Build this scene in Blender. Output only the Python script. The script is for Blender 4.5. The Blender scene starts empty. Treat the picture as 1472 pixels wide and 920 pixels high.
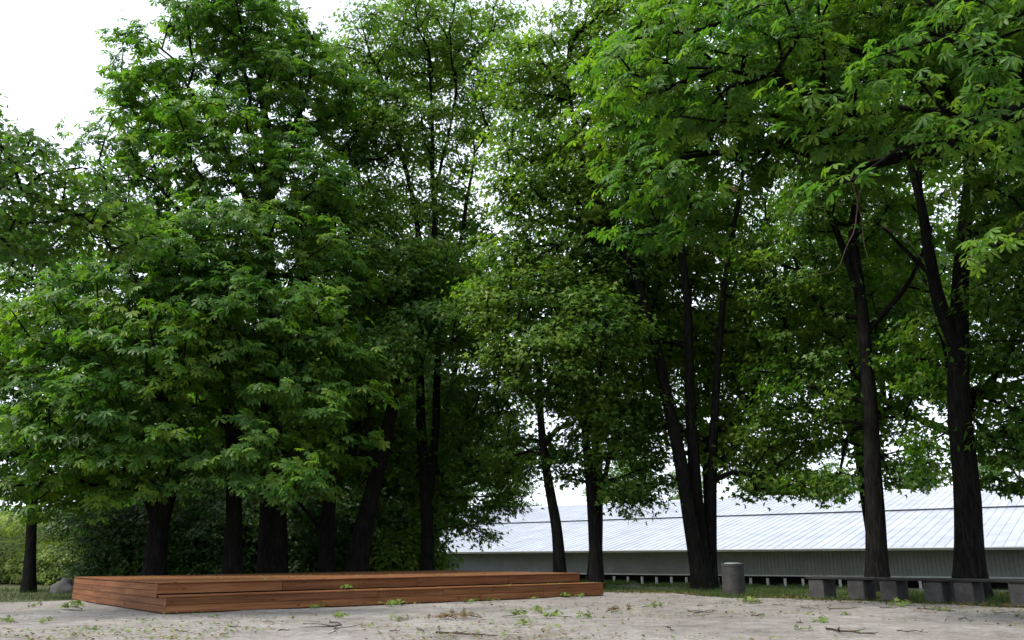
import bpy, math, random
import numpy as np
from mathutils import Matrix, Vector

sc = bpy.context.scene
COL = sc.collection
R = math.radians
# ------------------------------------------------------------------ camera
F, HY, ROLL, EYE = 1200.0, 797.0, R(0.35), 1.15       # pixels of a 1472x920 frame, metres
TH = math.atan((HY - 460) / F)
cd = bpy.data.cameras.new('camera')
cam = bpy.data.objects.new('camera', cd)
COL.objects.link(cam)
cd.sensor_width = 36
cd.lens = F / 1472 * 36
cd.clip_end = 3000
_r = Vector((math.cos(ROLL), math.sin(ROLL) * math.sin(TH), -math.sin(ROLL) * math.cos(TH)))
_d = Vector((-math.sin(ROLL), math.cos(ROLL) * math.sin(TH), -math.cos(ROLL) * math.cos(TH)))
_f = Vector((0, math.cos(TH), math.sin(TH)))
m = Matrix.Identity(4)
for i in range(3):
    m[i][0], m[i][1], m[i][2] = _r[i], -_d[i], -_f[i]
m[2][3] = EYE
cam.matrix_world = m
sc.camera = cam

# ------------------------------------------------------------------ light
SUN_EL, SUN_AZ = R(55), R(-112)                       # azimuth clockwise from +Y: high on the left, behind the camera
world = bpy.data.worlds.new('World')
sc.world = world
world.use_nodes = True
nt = world.node_tree
bg = nt.nodes['Background']
sky = nt.nodes.new('ShaderNodeTexSky')
sky.sky_type = 'NISHITA'
sky.sun_disc = False
sky.sun_elevation = SUN_EL
sky.sun_rotation = SUN_AZ
sky.air_density = 1.0
sky.dust_density = 4.0
sky.ozone_density = 1.0
# a bright, thinly broken cloud layer over the sky
tcw = nt.nodes.new('ShaderNodeTexCoord')
mpw = nt.nodes.new('ShaderNodeMapping')
mpw.inputs['Scale'].default_value = (1, 1, 2.6)
nzw = nt.nodes.new('ShaderNodeTexNoise')
nzw.inputs['Scale'].default_value = 2.4
nzw.inputs['Detail'].default_value = 6
rpw = nt.nodes.new('ShaderNodeMapRange')
rpw.inputs['From Min'].default_value = 0.25
rpw.inputs['From Max'].default_value = 0.55
rpw.inputs['To Min'].default_value = 0.45
rpw.inputs['To Max'].default_value = 0.97
mxw = nt.nodes.new('ShaderNodeMix')
mxw.data_type = 'RGBA'
mxw.inputs['B'].default_value = (7.5, 8.1, 9.1, 1)
L = nt.links.new
L(tcw.outputs['Generated'], mpw.inputs[0])
L(mpw.outputs[0], nzw.inputs['Vector'])
L(nzw.outputs[0], rpw.inputs[0])
L(rpw.outputs[0], mxw.inputs['Factor'])
L(sky.outputs[0], mxw.inputs['A'])
L(mxw.outputs['Result'], bg.inputs['Color'])
bg.inputs['Strength'].default_value = 0.13

sd = bpy.data.lights.new('sun', 'SUN')
sd.energy = 3.0
sd.angle = R(9)
sd.color = (1.0, 0.97, 0.91)
sun = bpy.data.objects.new('sun', sd)
COL.objects.link(sun)
sdir = Vector((math.sin(SUN_AZ) * math.cos(SUN_EL), math.cos(SUN_AZ) * math.cos(SUN_EL), math.sin(SUN_EL)))
sun.rotation_euler = sdir.to_track_quat('Z', 'Y').to_euler()
sun.location = sdir * 60

sc.view_settings.view_transform = 'Standard'
sc.view_settings.look = 'None'
sc.view_settings.gamma = 1
sc.view_settings.exposure = 0.88
sc.render.engine = 'CYCLES'
cy = sc.cycles
cy.max_bounces = 7
cy.diffuse_bounces = 4
cy.glossy_bounces = 2
cy.transmission_bounces = 4
cy.transparent_max_bounces = 4
cy.use_denoising = True
cy.caustics_reflective = False
cy.caustics_refractive = False
cy.sample_clamp_indirect = 6

# ------------------------------------------------------------------ helpers
RNG = np.random.default_rng(11)


def ray(x, y):
    u, v = x - 736.0, y - 460.0
    u2 = u * math.cos(ROLL) - v * math.sin(ROLL)
    v2 = u * math.sin(ROLL) + v * math.cos(ROLL)
    return np.array([u2, F * math.cos(TH) + v2 * math.sin(TH), F * math.sin(TH) - v2 * math.cos(TH)])


def gp(x, y, z=0.0):                                   # pixel -> point on the level z
    d = ray(x, y)
    return np.array([0, 0, EYE]) + d * ((z - EYE) / d[2])


def at(x, y, Y):                                       # pixel -> point at forward distance Y
    d = ray(x, y)
    return np.array([0, 0, EYE]) + d * (Y / d[1])


_perm = np.random.default_rng(5).random(4096)


def vnoise(p, s=1.0, seed=0):
    q = np.asarray(p, float) * s + seed * 17.31 + 1000
    i = np.floor(q).astype(np.int64)
    f = q - i
    f = f * f * (3 - 2 * f)
    n = 0
    for dx in (0, 1):
        for dy in (0, 1):
            for dz in (0, 1):
                h = ((i[..., 0] + dx) * 73856093 ^ (i[..., 1] + dy) * 19349663 ^ (i[..., 2] + dz) * 83492791) & 4095
                w = (f[..., 0] if dx else 1 - f[..., 0]) * (f[..., 1] if dy else 1 - f[..., 1]) * (f[..., 2] if dz else 1 - f[..., 2])
                n = n + _perm[h] * w
    return n


def mesh_np(name, v, f, mat=None, smooth=False):
    """v (n,3); f (m,3) or (m,4) or list of faces"""
    me = bpy.data.meshes.new(name)
    v = np.asarray(v, np.float32)
    if isinstance(f, np.ndarray):
        k = f.shape[1]
        me.vertices.add(len(v))
        me.vertices.foreach_set('co', v.ravel())
        me.loops.add(f.size)
        me.loops.foreach_set('vertex_index', f.astype(np.int32).ravel())
        me.polygons.add(len(f))
        me.polygons.foreach_set('loop_start', np.arange(0, f.size, k, dtype=np.int32))
        if smooth:
            me.polygons.foreach_set('use_smooth', np.ones(len(f), bool))
        me.update(calc_edges=True)
    else:
        me.from_pydata([tuple(map(float, x)) for x in v], [], f)
        if smooth:
            me.polygons.foreach_set('use_smooth', [True] * len(me.polygons))
        me.update()
    if mat:
        me.materials.append(mat)
    return me


def ob(name, me, parent=None, loc=None, mat4=None):
    o = bpy.data.objects.new(name, me)
    COL.objects.link(o)
    if parent is not None:
        o.parent = parent
    if mat4 is not None:
        o.matrix_local = mat4
    elif loc is not None:
        o.location = loc
    return o


def tag(o, label=None, cat=None, group=None, kind=None):
    if label:
        o['label'] = label
    if cat:
        o['category'] = cat
    if group:
        o['group'] = group
    if kind:
        o['kind'] = kind
    return o


def empty(name, loc, label, cat, group=None, rz=0.0):
    o = bpy.data.objects.new(name, None)
    o.empty_display_size = 0.3
    COL.objects.link(o)
    o.location = [float(a) for a in loc]
    o.rotation_euler = (0, 0, rz)
    return tag(o, label, cat, group)


class MB:
    def __init__(self):
        self.v, self.f, self.n = [], [], 0

    def add(self, v, f):
        v = np.asarray(v, float)
        self.v.append(v)
        self.f += [tuple(int(i) + self.n for i in q) for q in f]
        self.n += len(v)

    def box(self, x0, x1, y0, y1, z0, z1, bev=0.0):
        b = bev
        if b <= 0:
            v = [(x, y, z) for z in (z0, z1) for y in (y0, y1) for x in (x0, x1)]
            self.add(v, [(0, 2, 3, 1), (4, 5, 7, 6), (0, 1, 5, 4), (2, 6, 7, 3), (0, 4, 6, 2), (1, 3, 7, 5)])
            return
        ring = lambda z, i: [(x0 + i + b, y0 + i, z), (x1 - i - b, y0 + i, z), (x1 - i, y0 + i + b, z), (x1 - i, y1 - i - b, z),
                             (x1 - i - b, y1 - i, z), (x0 + i + b, y1 - i, z), (x0 + i, y1 - i - b, z), (x0 + i, y0 + i + b, z)]
        v = ring(z0, b) + ring(z0 + b, 0) + ring(z1 - b, 0) + ring(z1, b)
        f = [tuple(range(7, -1, -1)), tuple(range(24, 32))]
        for r in range(3):
            for i in range(8):
                j = (i + 1) % 8
                f.append((r * 8 + i, r * 8 + j, r * 8 + 8 + j, r * 8 + 8 + i))
        self.add(v, f)

    def tube(self, pts, rad, sides=6, cap=True):
        v, f = tube_np(pts, rad, sides)
        f = [tuple(q) for q in f]
        if cap:
            n = len(pts)
            f.append(tuple(range(sides - 1, -1, -1)))
            f.append(tuple(range((n - 1) * sides, n * sides)))
        self.add(v, f)

    def build(self, name, mat=None, parent=None, smooth=False, loc=None):
        me = mesh_np(name, np.concatenate(self.v), self.f, mat, smooth)
        return ob(name, me, parent, loc)


def tube_np(pts, rad, sides, ph=0.0):
    pts = np.asarray(pts, float)
    rad = np.asarray(rad, float)
    n = len(pts)
    t = np.zeros_like(pts)
    t[1:-1] = pts[2:] - pts[:-2]
    t[0] = pts[1] - pts[0]
    t[-1] = pts[-1] - pts[-2]
    t /= np.linalg.norm(t, axis=1)[:, None] + 1e-9
    ref = np.where(np.abs(t[:, 2:3]) > 0.9, np.array([[1.0, 0, 0]]), np.array([[0, 0, 1.0]]))
    if np.abs(t[0, 2]) > 0.9 or np.abs(t[-1, 2]) > 0.9:
        ref = np.tile(np.array([[0.93, 0.36, 0.05]]), (n, 1))
    a = np.cross(ref, t)
    a /= np.linalg.norm(a, axis=1)[:, None] + 1e-9
    b = np.cross(t, a)
    an = np.arange(sides) / sides * 2 * math.pi + ph
    v = pts[:, None] + rad[:, None, None] * (np.cos(an)[None, :, None] * a[:, None] + np.sin(an)[None, :, None] * b[:, None])
    i = np.arange(sides)
    j = (i + 1) % sides
    f = []
    for r in range(n - 1):
        f.append(np.stack([r * sides + i, r * sides + j, r * sides + sides + j, r * sides + sides + i], 1))
    return v.reshape(-1, 3), np.concatenate(f)


def resample(pts, step):
    pts = np.asarray(pts, float)
    # Catmull-Rom through the points, then even steps
    P = np.vstack([2 * pts[0] - pts[1], pts, 2 * pts[-1] - pts[-2]])
    out = []
    for k in range(len(pts) - 1):
        p0, p1, p2, p3 = P[k:k + 4]
        for t in np.linspace(0, 1, 12, endpoint=False):
            out.append(0.5 * ((2 * p1) + (-p0 + p2) * t + (2 * p0 - 5 * p1 + 4 * p2 - p3) * t * t + (-p0 + 3 * p1 - 3 * p2 + p3) * t ** 3))
    out.append(pts[-1])
    out = np.array(out)
    d = np.r_[0, np.cumsum(np.linalg.norm(np.diff(out, axis=0), axis=1))]
    n = max(2, int(d[-1] / step) + 1)
    s = np.linspace(0, d[-1], n)
    return np.stack([np.interp(s, d, out[:, k]) for k in range(3)], 1), s / d[-1]


# ------------------------------------------------------------------ materials
def newmat(name):
    mt = bpy.data.materials.new(name)
    mt.use_nodes = True
    n = mt.node_tree
    p = n.nodes['Principled BSDF']
    return mt, n, p


def node(n, t, **kw):
    a = n.nodes.new(t)
    for k, v in kw.items():
        if k in a.inputs:
            a.inputs[k].default_value = v
        else:
            setattr(a, k, v)
    return a


def ramp(n, src, stops):
    r = n.nodes.new('ShaderNodeValToRGB')
    e = r.color_ramp.elements
    while len(e) < len(stops):
        e.new(0.5)
    for i, (p, c) in enumerate(stops):
        e[i].position = p
        e[i].color = (*c, 1)
    n.links.new(src, r.inputs[0])
    return r


def bump(n, p, src, strength, dist):
    b = node(n, 'ShaderNodeBump', Strength=strength, Distance=dist)
    n.links.new(src, b.inputs['Height'])
    n.links.new(b.outputs[0], p.inputs['Normal'])


def leaf_mat(name, dark, mid, light, trans, tcol, rough=0.42):
    mt, n, p = newmat(name)
    geo = node(n, 'ShaderNodeNewGeometry')
    nz = node(n, 'ShaderNodeTexNoise', Scale=0.55, Detail=2.0)
    n.links.new(geo.outputs['Position'], nz.inputs['Vector'])
    ad = node(n, 'ShaderNodeMath', operation='MULTIPLY_ADD')
    n.links.new(geo.outputs['Random Per Island'], ad.inputs[0])
    ad.inputs[1].default_value = 0.55
    mr = node(n, 'ShaderNodeMapRange')
    mr.inputs['From Min'].default_value = 0.3
    mr.inputs['From Max'].default_value = 0.7
    mr.inputs['To Min'].default_value = 0.0
    mr.inputs['To Max'].default_value = 0.45
    n.links.new(nz.outputs[0], mr.inputs[0])
    n.links.new(mr.outputs[0], ad.inputs[2])
    rp = ramp(n, ad.outputs[0], [(0.05, dark), (0.5, mid), (0.97, light)])
    n.links.new(rp.outputs[0], p.inputs['Base Color'])
    p.inputs['Roughness'].default_value = rough
    p.inputs['Specular IOR Level'].default_value = 0.16
    tr = node(n, 'ShaderNodeBsdfTranslucent')
    mx = node(n, 'ShaderNodeMix', data_type='RGBA', blend_type='MULTIPLY')
    mx.inputs['Factor'].default_value = 1
    n.links.new(rp.outputs[0], mx.inputs['A'])
    mx.inputs['B'].default_value = (*tcol, 1)
    n.links.new(mx.outputs['Result'], tr.inputs[0])
    ms = node(n, 'ShaderNodeMixShader')
    ms.inputs[0].default_value = trans
    n.links.new(p.outputs[0], ms.inputs[1])
    n.links.new(tr.outputs[0], ms.inputs[2])
    n.links.new(ms.outputs[0], n.nodes['Material Output'].inputs['Surface'])
    return mt


M = {}
M['chestnut'] = leaf_mat('chestnut_leaf', (0.027, 0.076, 0.017), (0.058, 0.130, 0.021), (0.152, 0.228, 0.028), 0.45, (1.75, 2.0, 0.6))
M['maple'] = leaf_mat('maple_leaf', (0.027, 0.070, 0.017), (0.057, 0.123, 0.021), (0.148, 0.214, 0.030), 0.45, (1.75, 2.0, 0.6))
M['light_maple'] = leaf_mat('light_maple_leaf', (0.044, 0.100, 0.019), (0.090, 0.168, 0.027), (0.200, 0.270, 0.038), 0.45, (1.75, 1.95, 0.6))
M['bright'] = leaf_mat('sun_toned_shrub_leaf', (0.120, 0.175, 0.042), (0.175, 0.235, 0.064), (0.260, 0.315, 0.110), 0.4, (1.6, 1.7, 0.6), 0.5)  # leaf colour raised to carry the sunlight on the far shrubs
M['understorey'] = leaf_mat('shaded_understorey_leaf', (0.016, 0.044, 0.012), (0.032, 0.074, 0.018), (0.065, 0.115, 0.026), 0.35, (1.5, 1.7, 0.6))  # colour darkened to stand for the deep shade under the crowns
M['fallen'] = leaf_mat('fallen_leaf', (0.060, 0.110, 0.020), (0.115, 0.170, 0.035), (0.200, 0.230, 0.060), 0.25, (1.4, 1.5, 0.6), 0.6)
M['dry'] = leaf_mat('dry_leaf', (0.050, 0.030, 0.014), (0.110, 0.070, 0.030), (0.200, 0.150, 0.050), 0.15, (1.3, 1.2, 0.7), 0.7)
M['grass'] = leaf_mat('grass_blade', (0.024, 0.050, 0.012), (0.044, 0.078, 0.018), (0.105, 0.120, 0.040), 0.3, (1.4, 1.5, 0.6), 0.55)


def bark_mat(name, c0, c1, c2):
    mt, n, p = newmat(name)
    geo = node(n, 'ShaderNodeNewGeometry')
    mp = node(n, 'ShaderNodeMapping')
    mp.inputs['Scale'].default_value = (1, 1, 0.16)
    n.links.new(geo.outputs['Position'], mp.inputs[0])
    nz = node(n, 'ShaderNodeTexNoise', Scale=16.0, Detail=6.0, Roughness=0.7)
    n.links.new(mp.outputs[0], nz.inputs['Vector'])
    nb = node(n, 'ShaderNodeTexNoise', Scale=1.6, Detail=3.0)
    n.links.new(geo.outputs['Position'], nb.inputs['Vector'])
    rp = ramp(n, nz.outputs[0], [(0.3, c0), (0.52, c1), (0.75, c2)])
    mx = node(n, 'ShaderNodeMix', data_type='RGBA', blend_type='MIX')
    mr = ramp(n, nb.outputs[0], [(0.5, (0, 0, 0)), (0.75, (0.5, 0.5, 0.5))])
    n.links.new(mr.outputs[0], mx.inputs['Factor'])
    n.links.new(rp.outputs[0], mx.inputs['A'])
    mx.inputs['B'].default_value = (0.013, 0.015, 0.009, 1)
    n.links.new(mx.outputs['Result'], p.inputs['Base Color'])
    p.inputs['Roughness'].default_value = 0.92
    p.inputs['Specular IOR Level'].default_value = 0.04
    bump(n, p, nz.outputs[0], 0.9, 0.05)
    return mt


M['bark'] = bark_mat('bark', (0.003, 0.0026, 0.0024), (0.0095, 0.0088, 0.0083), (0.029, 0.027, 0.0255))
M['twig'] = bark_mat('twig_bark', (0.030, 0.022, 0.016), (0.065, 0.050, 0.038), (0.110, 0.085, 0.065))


def wood_mat():
    mt, n, p = newmat('stained_wood')
    tc = node(n, 'ShaderNodeTexCoord')
    oi = node(n, 'ShaderNodeObjectInfo')
    mp = node(n, 'ShaderNodeMapping')
    mp.inputs['Scale'].default_value = (0.7, 14, 14)
    ofs = node(n, 'ShaderNodeVectorMath', operation='SCALE')
    n.links.new(oi.outputs['Random'], ofs.inputs['Scale'])
    ofs.inputs[0].default_value = (37, 11, 23)
    ad = node(n, 'ShaderNodeVectorMath', operation='ADD')
    n.links.new(tc.outputs['Object'], ad.inputs[0])
    n.links.new(ofs.outputs[0], ad.inputs[1])
    n.links.new(ad.outputs[0], mp.inputs[0])
    nz = node(n, 'ShaderNodeTexNoise', Scale=1.0, Detail=5.0, Distortion=0.6)
    n.links.new(mp.outputs[0], nz.inputs['Vector'])
    rp = ramp(n, nz.outputs[0], [(0.25, (0.080, 0.029, 0.012)), (0.5, (0.152, 0.060, 0.023)), (0.78, (0.228, 0.106, 0.043))])
    # tone of each board
    hv = node(n, 'ShaderNodeHueSaturation')
    mr = node(n, 'ShaderNodeMapRange')
    mr.inputs['To Min'].default_value = 0.76
    mr.inputs['To Max'].default_value = 1.2
    n.links.new(oi.outputs['Random'], mr.inputs[0])
    n.links.new(mr.outputs[0], hv.inputs['Value'])
    n.links.new(rp.outputs[0], hv.inputs['Color'])
    # knots
    mk = node(n, 'ShaderNodeMapping')
    mk.inputs['Scale'].default_value = (2.3, 7, 7)
    n.links.new(ad.outputs[0], mk.inputs[0])
    vo = node(n, 'ShaderNodeTexVoronoi', Scale=1.0)
    n.links.new(mk.outputs[0], vo.inputs['Vector'])
    kr = ramp(n, vo.outputs['Distance'], [(0.05, (1, 1, 1)), (0.16, (0, 0, 0))])
    mx = node(n, 'ShaderNodeMix', data_type='RGBA', blend_type='MIX')
    n.links.new(kr.outputs[0], mx.inputs['Factor'])
    n.links.new(hv.outputs[0], mx.inputs['A'])
    mx.inputs['B'].default_value = (0.050, 0.018, 0.010, 1)
    # pale dust
    nd = node(n, 'ShaderNodeTexNoise', Scale=3.0, Detail=6.0)
    geo = node(n, 'ShaderNodeNewGeometry')
    n.links.new(geo.outputs['Position'], nd.inputs['Vector'])
    dr = ramp(n, nd.outputs[0], [(0.55, (0, 0, 0)), (0.85, (0.25, 0.25, 0.25))])
    m2 = node(n, 'ShaderNodeMix', data_type='RGBA', blend_type='MIX')
    n.links.new(dr.outputs[0], m2.inputs['Factor'])
    n.links.new(mx.outputs['Result'], m2.inputs['A'])
    m2.inputs['B'].default_value = (0.20, 0.125, 0.07, 1)
    n.links.new(m2.outputs['Result'], p.inputs['Base Color'])
    p.inputs['Roughness'].default_value = 0.7
    p.inputs['Specular IOR Level'].default_value = 0.15
    bump(n, p, nz.outputs[0], 0.25, 0.004)
    return mt


M['wood'] = wood_mat()


def spot_mat(name, a, b, c, scale, rough=0.9, bstr=0.5, bdist=0.02, fine=60.0):
    mt, n, p = newmat(name)
    geo = node(n, 'ShaderNodeNewGeometry')
    n1 = node(n, 'ShaderNodeTexNoise', Scale=scale, Detail=8.0, Roughness=0.65)
    n2 = node(n, 'ShaderNodeTexNoise', Scale=fine, Detail=3.0)
    n.links.new(geo.outputs['Position'], n1.inputs['Vector'])
    n.links.new(geo.outputs['Position'], n2.inputs['Vector'])
    mx = node(n, 'ShaderNodeMath', operation='MULTIPLY_ADD')
    n.links.new(n2.outputs[0], mx.inputs[0])
    mx.inputs[1].default_value = 0.5
    md = node(n, 'ShaderNodeMath', operation='MULTIPLY_ADD')
    n.links.new(n1.outputs[0], md.inputs[0])
    md.inputs[1].default_value = 0.75
    md.inputs[2].default_value = -0.12
    n.links.new(md.outputs[0], mx.inputs[2])
    rp = ramp(n, mx.outputs[0], [(0.28, a), (0.5, b), (0.75, c)])
    n.links.new(rp.outputs[0], p.inputs['Base Color'])
    p.inputs['Roughness'].default_value = rough
    p.inputs['Specular IOR Level'].default_value = 0.25
    bump(n, p, mx.outputs[0], bstr, bdist)
    return mt


def sand_mat():
    mt, n, p = newmat('sandy_gravel')
    geo = node(n, 'ShaderNodeNewGeometry')
    acc_ = None
    for sc_, dt, w_ in ((0.45, 5.0, 0.30), (2.6, 6.0, 0.34), (11.0, 5.0, 0.30), (45.0, 3.0, 0.30)):
        a = node(n, 'ShaderNodeTexNoise', Scale=sc_, Detail=dt, Roughness=0.62)
        n.links.new(geo.outputs['Position'], a.inputs['Vector'])
        c = node(n, 'ShaderNodeMath', operation='MULTIPLY_ADD')
        n.links.new(a.outputs[0], c.inputs[0])
        c.inputs[1].default_value = w_
        if acc_ is None:
            c.inputs[2].default_value = -0.12
        else:
            n.links.new(acc_.outputs[0], c.inputs[2])
        acc_ = c
    rp = ramp(n, acc_.outputs[0], [(0.36, (0.058, 0.056, 0.050)), (0.45, (0.158, 0.141, 0.126)), (0.53, (0.212, 0.194, 0.177)), (0.64, (0.325, 0.304, 0.283))])
    n.links.new(rp.outputs[0], p.inputs['Base Color'])
    p.inputs['Roughness'].default_value = 0.96
    p.inputs['Specular IOR Level'].default_value = 0.2
    bump(n, p, acc_.outputs[0], 1.0, 0.06)
    return mt


M['sand'] = sand_mat()
M['soil'] = spot_mat('grass_soil', (0.030, 0.035, 0.014), (0.055, 0.062, 0.026), (0.095, 0.090, 0.045), 1.2, 0.95, 0.8, 0.04, 20.0)
M['concrete'] = spot_mat('concrete', (0.015, 0.0145, 0.014), (0.032, 0.031, 0.030), (0.060, 0.058, 0.055), 3.0, 0.92, 0.7, 0.01, 70.0)
M['block'] = spot_mat('shaded_bench_concrete', (0.020, 0.019, 0.018), (0.044, 0.042, 0.040), (0.080, 0.077, 0.073), 4.0, 0.94, 0.8, 0.012, 60.0)  # tree shade over the benches is put into this concrete colour
M['stone'] = spot_mat('boulder_stone', (0.025, 0.025, 0.024), (0.055, 0.054, 0.052), (0.100, 0.098, 0.094), 2.5, 0.9, 0.8, 0.03, 30.0)
M['seat'] = spot_mat('dark_seat_wood', (0.008, 0.007, 0.007), (0.016, 0.014, 0.013), (0.032, 0.029, 0.028), 5.0, 0.8, 0.4, 0.005, 40.0)


def roof_mat():
    mt, n, p = newmat('painted_roof_sheet')
    geo = node(n, 'ShaderNodeNewGeometry')
    oi = node(n, 'ShaderNodeObjectInfo')
    nz = node(n, 'ShaderNodeTexNoise', Scale=0.7, Detail=6.0)
    n.links.new(geo.outputs['Position'], nz.inputs['Vector'])
    rp = ramp(n, nz.outputs[0], [(0.3, (0.20, 0.215, 0.25)), (0.6, (0.265, 0.28, 0.315)), (0.8, (0.305, 0.32, 0.355))])
    hv = node(n, 'ShaderNodeHueSaturation')
    mr = node(n, 'ShaderNodeMapRange')
    mr.inputs['To Min'].default_value = 0.9
    mr.inputs['To Max'].default_value = 1.06
    n.links.new(oi.outputs['Random'], mr.inputs[0])
    n.links.new(mr.outputs[0], hv.inputs['Value'])
    n.links.new(rp.outputs[0], hv.inputs['Color'])
    n.links.new(hv.outputs[0], p.inputs['Base Color'])
    p.inputs['Roughness'].default_value = 0.45
    return mt


M['roof'] = roof_mat()
M['wall'] = spot_mat('painted_wall_board', (0.180, 0.198, 0.196), (0.240, 0.258, 0.256), (0.295, 0.312, 0.310), 0.8, 0.6, 0.1, 0.003, 8.0)
M['white'] = spot_mat('white_paint', (0.55, 0.56, 0.58), (0.68, 0.69, 0.71), (0.78, 0.79, 0.80), 2.0, 0.55, 0.05, 0.002, 20.0)
M['grey'] = spot_mat('grey_metal', (0.20, 0.21, 0.22), (0.27, 0.28, 0.29), (0.34, 0.35, 0.36), 2.0, 0.5, 0.05, 0.002, 20.0)
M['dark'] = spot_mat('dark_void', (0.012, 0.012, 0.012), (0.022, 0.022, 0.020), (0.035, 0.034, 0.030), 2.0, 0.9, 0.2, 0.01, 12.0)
M['water'] = spot_mat('far_hill', (0.05, 0.07, 0.05), (0.07, 0.09, 0.07), (0.09, 0.11, 0.09), 0.05, 0.9, 0.0, 0.01, 1.0)

# ------------------------------------------------------------------ ground
PX, PY = 0.596, 0.803                                   # across the shed, away from the camera


def ground_z(x, y):
    s = PX * np.asarray(x, float) + PY * np.asarray(y, float)
    t = np.clip((s - 31.0) / 13.0, 0, 1)
    t = t * t * (3 - 2 * t)
    side = np.clip((np.asarray(x, float) + 6.0) / 10.0, 0, 1)
    return -1.15 * t * side


def axis(lo, hi, near_lo, near_hi, step, grow=1.35):
    a = list(np.arange(near_lo, near_hi + 1e-6, step))
    s, x = step, near_hi
    while x < hi:
        s *= grow
        x += s
        a.append(x)
    s, x = step, near_lo
    while x > lo:
        s *= grow
        x -= s
        a.insert(0, x)
    return np.array(a)


gx = axis(-900, 900, -45, 55, 1.0)
gy = axis(-900, 1500, -10, 90, 1.0)
X, Y = np.meshgrid(gx, gy)
Z = ground_z(X, Y) + (vnoise(np.stack([X, Y, 0 * X], -1), 0.35, 3) - 1.0) * 0.04
nx, ny = len(gx), len(gy)
idx = np.arange(nx * ny).reshape(ny, nx)
quads = np.stack([idx[:-1, :-1], idx[:-1, 1:], idx[1:, 1:], idx[1:, :-1]], -1).reshape(-1, 4)
g = ob('ground', mesh_np('ground', np.stack([X, Y, Z], -1).reshape(-1, 3), quads, M['soil'], True))
tag(g, 'dark soil and grass ground under the trees', 'ground', kind='structure')

# the sandy yard: a sheet with an uneven far edge
ep = np.array([gp(*q)[:2] for q in ((-500, 869), (-200, 867), (0, 866), (60, 865), (105, 863), (235, 856), (500, 853), (700, 851), (870, 851), (950, 853.5), (1040, 858), (1160, 862),
                                    (1250, 865), (1350, 869), (1472, 875), (1700, 886), (2000, 900))])
ep = ep[np.argsort(ep[:, 0])]
sx = axis(-70, 60, -18, 16, 0.2, 1.25)
edge = np.interp(sx, ep[:, 0], ep[:, 1]) + (vnoise(np.stack([sx, 0 * sx, 0 * sx], -1), 1.3, 7) - 0.5) * 1.5 + (vnoise(np.stack([sx, 0 * sx, 0 * sx], -1), 4.0, 8) - 0.5) * 0.9
rows = np.r_[np.linspace(-40, 8, 12), np.linspace(8.4, 26, 90)]
tt = (rows - rows[0]) / (rows[-1] - rows[0])
X = np.repeat(sx[None], len(tt), 0)
Y = rows[0] + tt[:, None] * (edge[None] - rows[0])
P3 = np.stack([X, Y, 0 * X], -1)
Z = 0.012 + (vnoise(P3, 0.6, 1) - 0.5) * 0.05 + (vnoise(P3, 2.2, 2) - 0.5) * 0.022 + (vnoise(P3, 6.0, 2) - 0.5) * 0.022
Z = np.maximum(Z, 0.004) * np.clip((edge[None] - Y) / 0.5, 0, 1) + 0.004


def sand_z(x, y):
    return 0.02


nx, ny = len(sx), len(tt)
idx = np.arange(nx * ny).reshape(ny, nx)
quads = np.stack([idx[:-1, :-1], idx[:-1, 1:], idx[1:, 1:], idx[1:, :-1]], -1).reshape(-1, 4)
g = ob('sand_yard', mesh_np('sand_yard', np.stack([X, Y, Z], -1).reshape(-1, 3), quads, M['sand'], True))
tag(g, 'pale trampled sandy gravel yard', 'yard', kind='structure')


def edge_at(x):
    return np.interp(x, sx, edge)


# ------------------------------------------------------------------ long shed behind the trees
E0 = np.array([23.5, 52.0])
ED = np.array([-0.803, 0.596])
shed_rz = math.atan2(ED[1], ED[0])                       # local +x runs along the eave to the left, local +y comes forward
# local frame: x along ED, y = rotated +90deg  -> (-0.596,-0.803): towards the camera
shed = empty('long_shed', (E0[0], E0[1], -1.15), 'long low pale shed with white metal roof behind the trees', 'shed', None, shed_rz)
X0, X1 = -34.0, 56.0
EZ = 1.42 + 1.15                                         # eave height above the shed's base
WB = 0.86                                                # underside of the wall
OV = 2.4                                                 # overhang of the eave
SL = math.tan(R(10.5))
# wall boards: narrow vertical boards with open joints
b = MB()
bx = X0
bw = 0.245
vs, fs = [], []
nb = int((X1 - X0) / bw)
for k in range(nb):
    xa = X0 + k * bw
    vs += [(xa, -OV + 0.012, 0), (xa + 0.016, -OV - 0.014, 0), (xa + 0.034, -OV + 0.012, 0)]
tops = EZ + OV * SL - 0.1
vv = [(x, y, WB) for x, y, _ in vs] + [(x, y, tops) for x, y, _ in vs]
nv = len(vs)
fs = [(i, i + 1, nv + i + 1, nv + i) for i in range(nv - 1)]
b.add(vv, [tuple(reversed(q)) for q in fs])
wall = b.build('wall', M['wall'], shed)
b = MB()
b.box(X0, X1, -OV - 0.10, -OV + 0.03, WB - 0.09, WB - 0.003, 0.01)
b.build('sill_beam', M['white'], shed)
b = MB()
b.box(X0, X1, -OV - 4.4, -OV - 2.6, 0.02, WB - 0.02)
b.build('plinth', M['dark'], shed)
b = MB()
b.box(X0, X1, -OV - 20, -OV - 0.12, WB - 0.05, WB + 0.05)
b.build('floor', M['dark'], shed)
# posts
pm = MB()
pm.box(-0.075, 0.075, -0.075, 0.075, 0.0, WB - 0.1, 0.012)
pme = mesh_np('post', np.concatenate(pm.v), pm.f, M['white'])
for k in range(int((X1 - X0) / 1.2)):
    xx = X0 + 0.3 + 1.2 * k
    wx, wy = E0 + ED * xx
    ob('post', pme, shed, (xx, -OV - 0.03, -0.1 + random.Random(k).uniform(-0.03, 0)))
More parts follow.
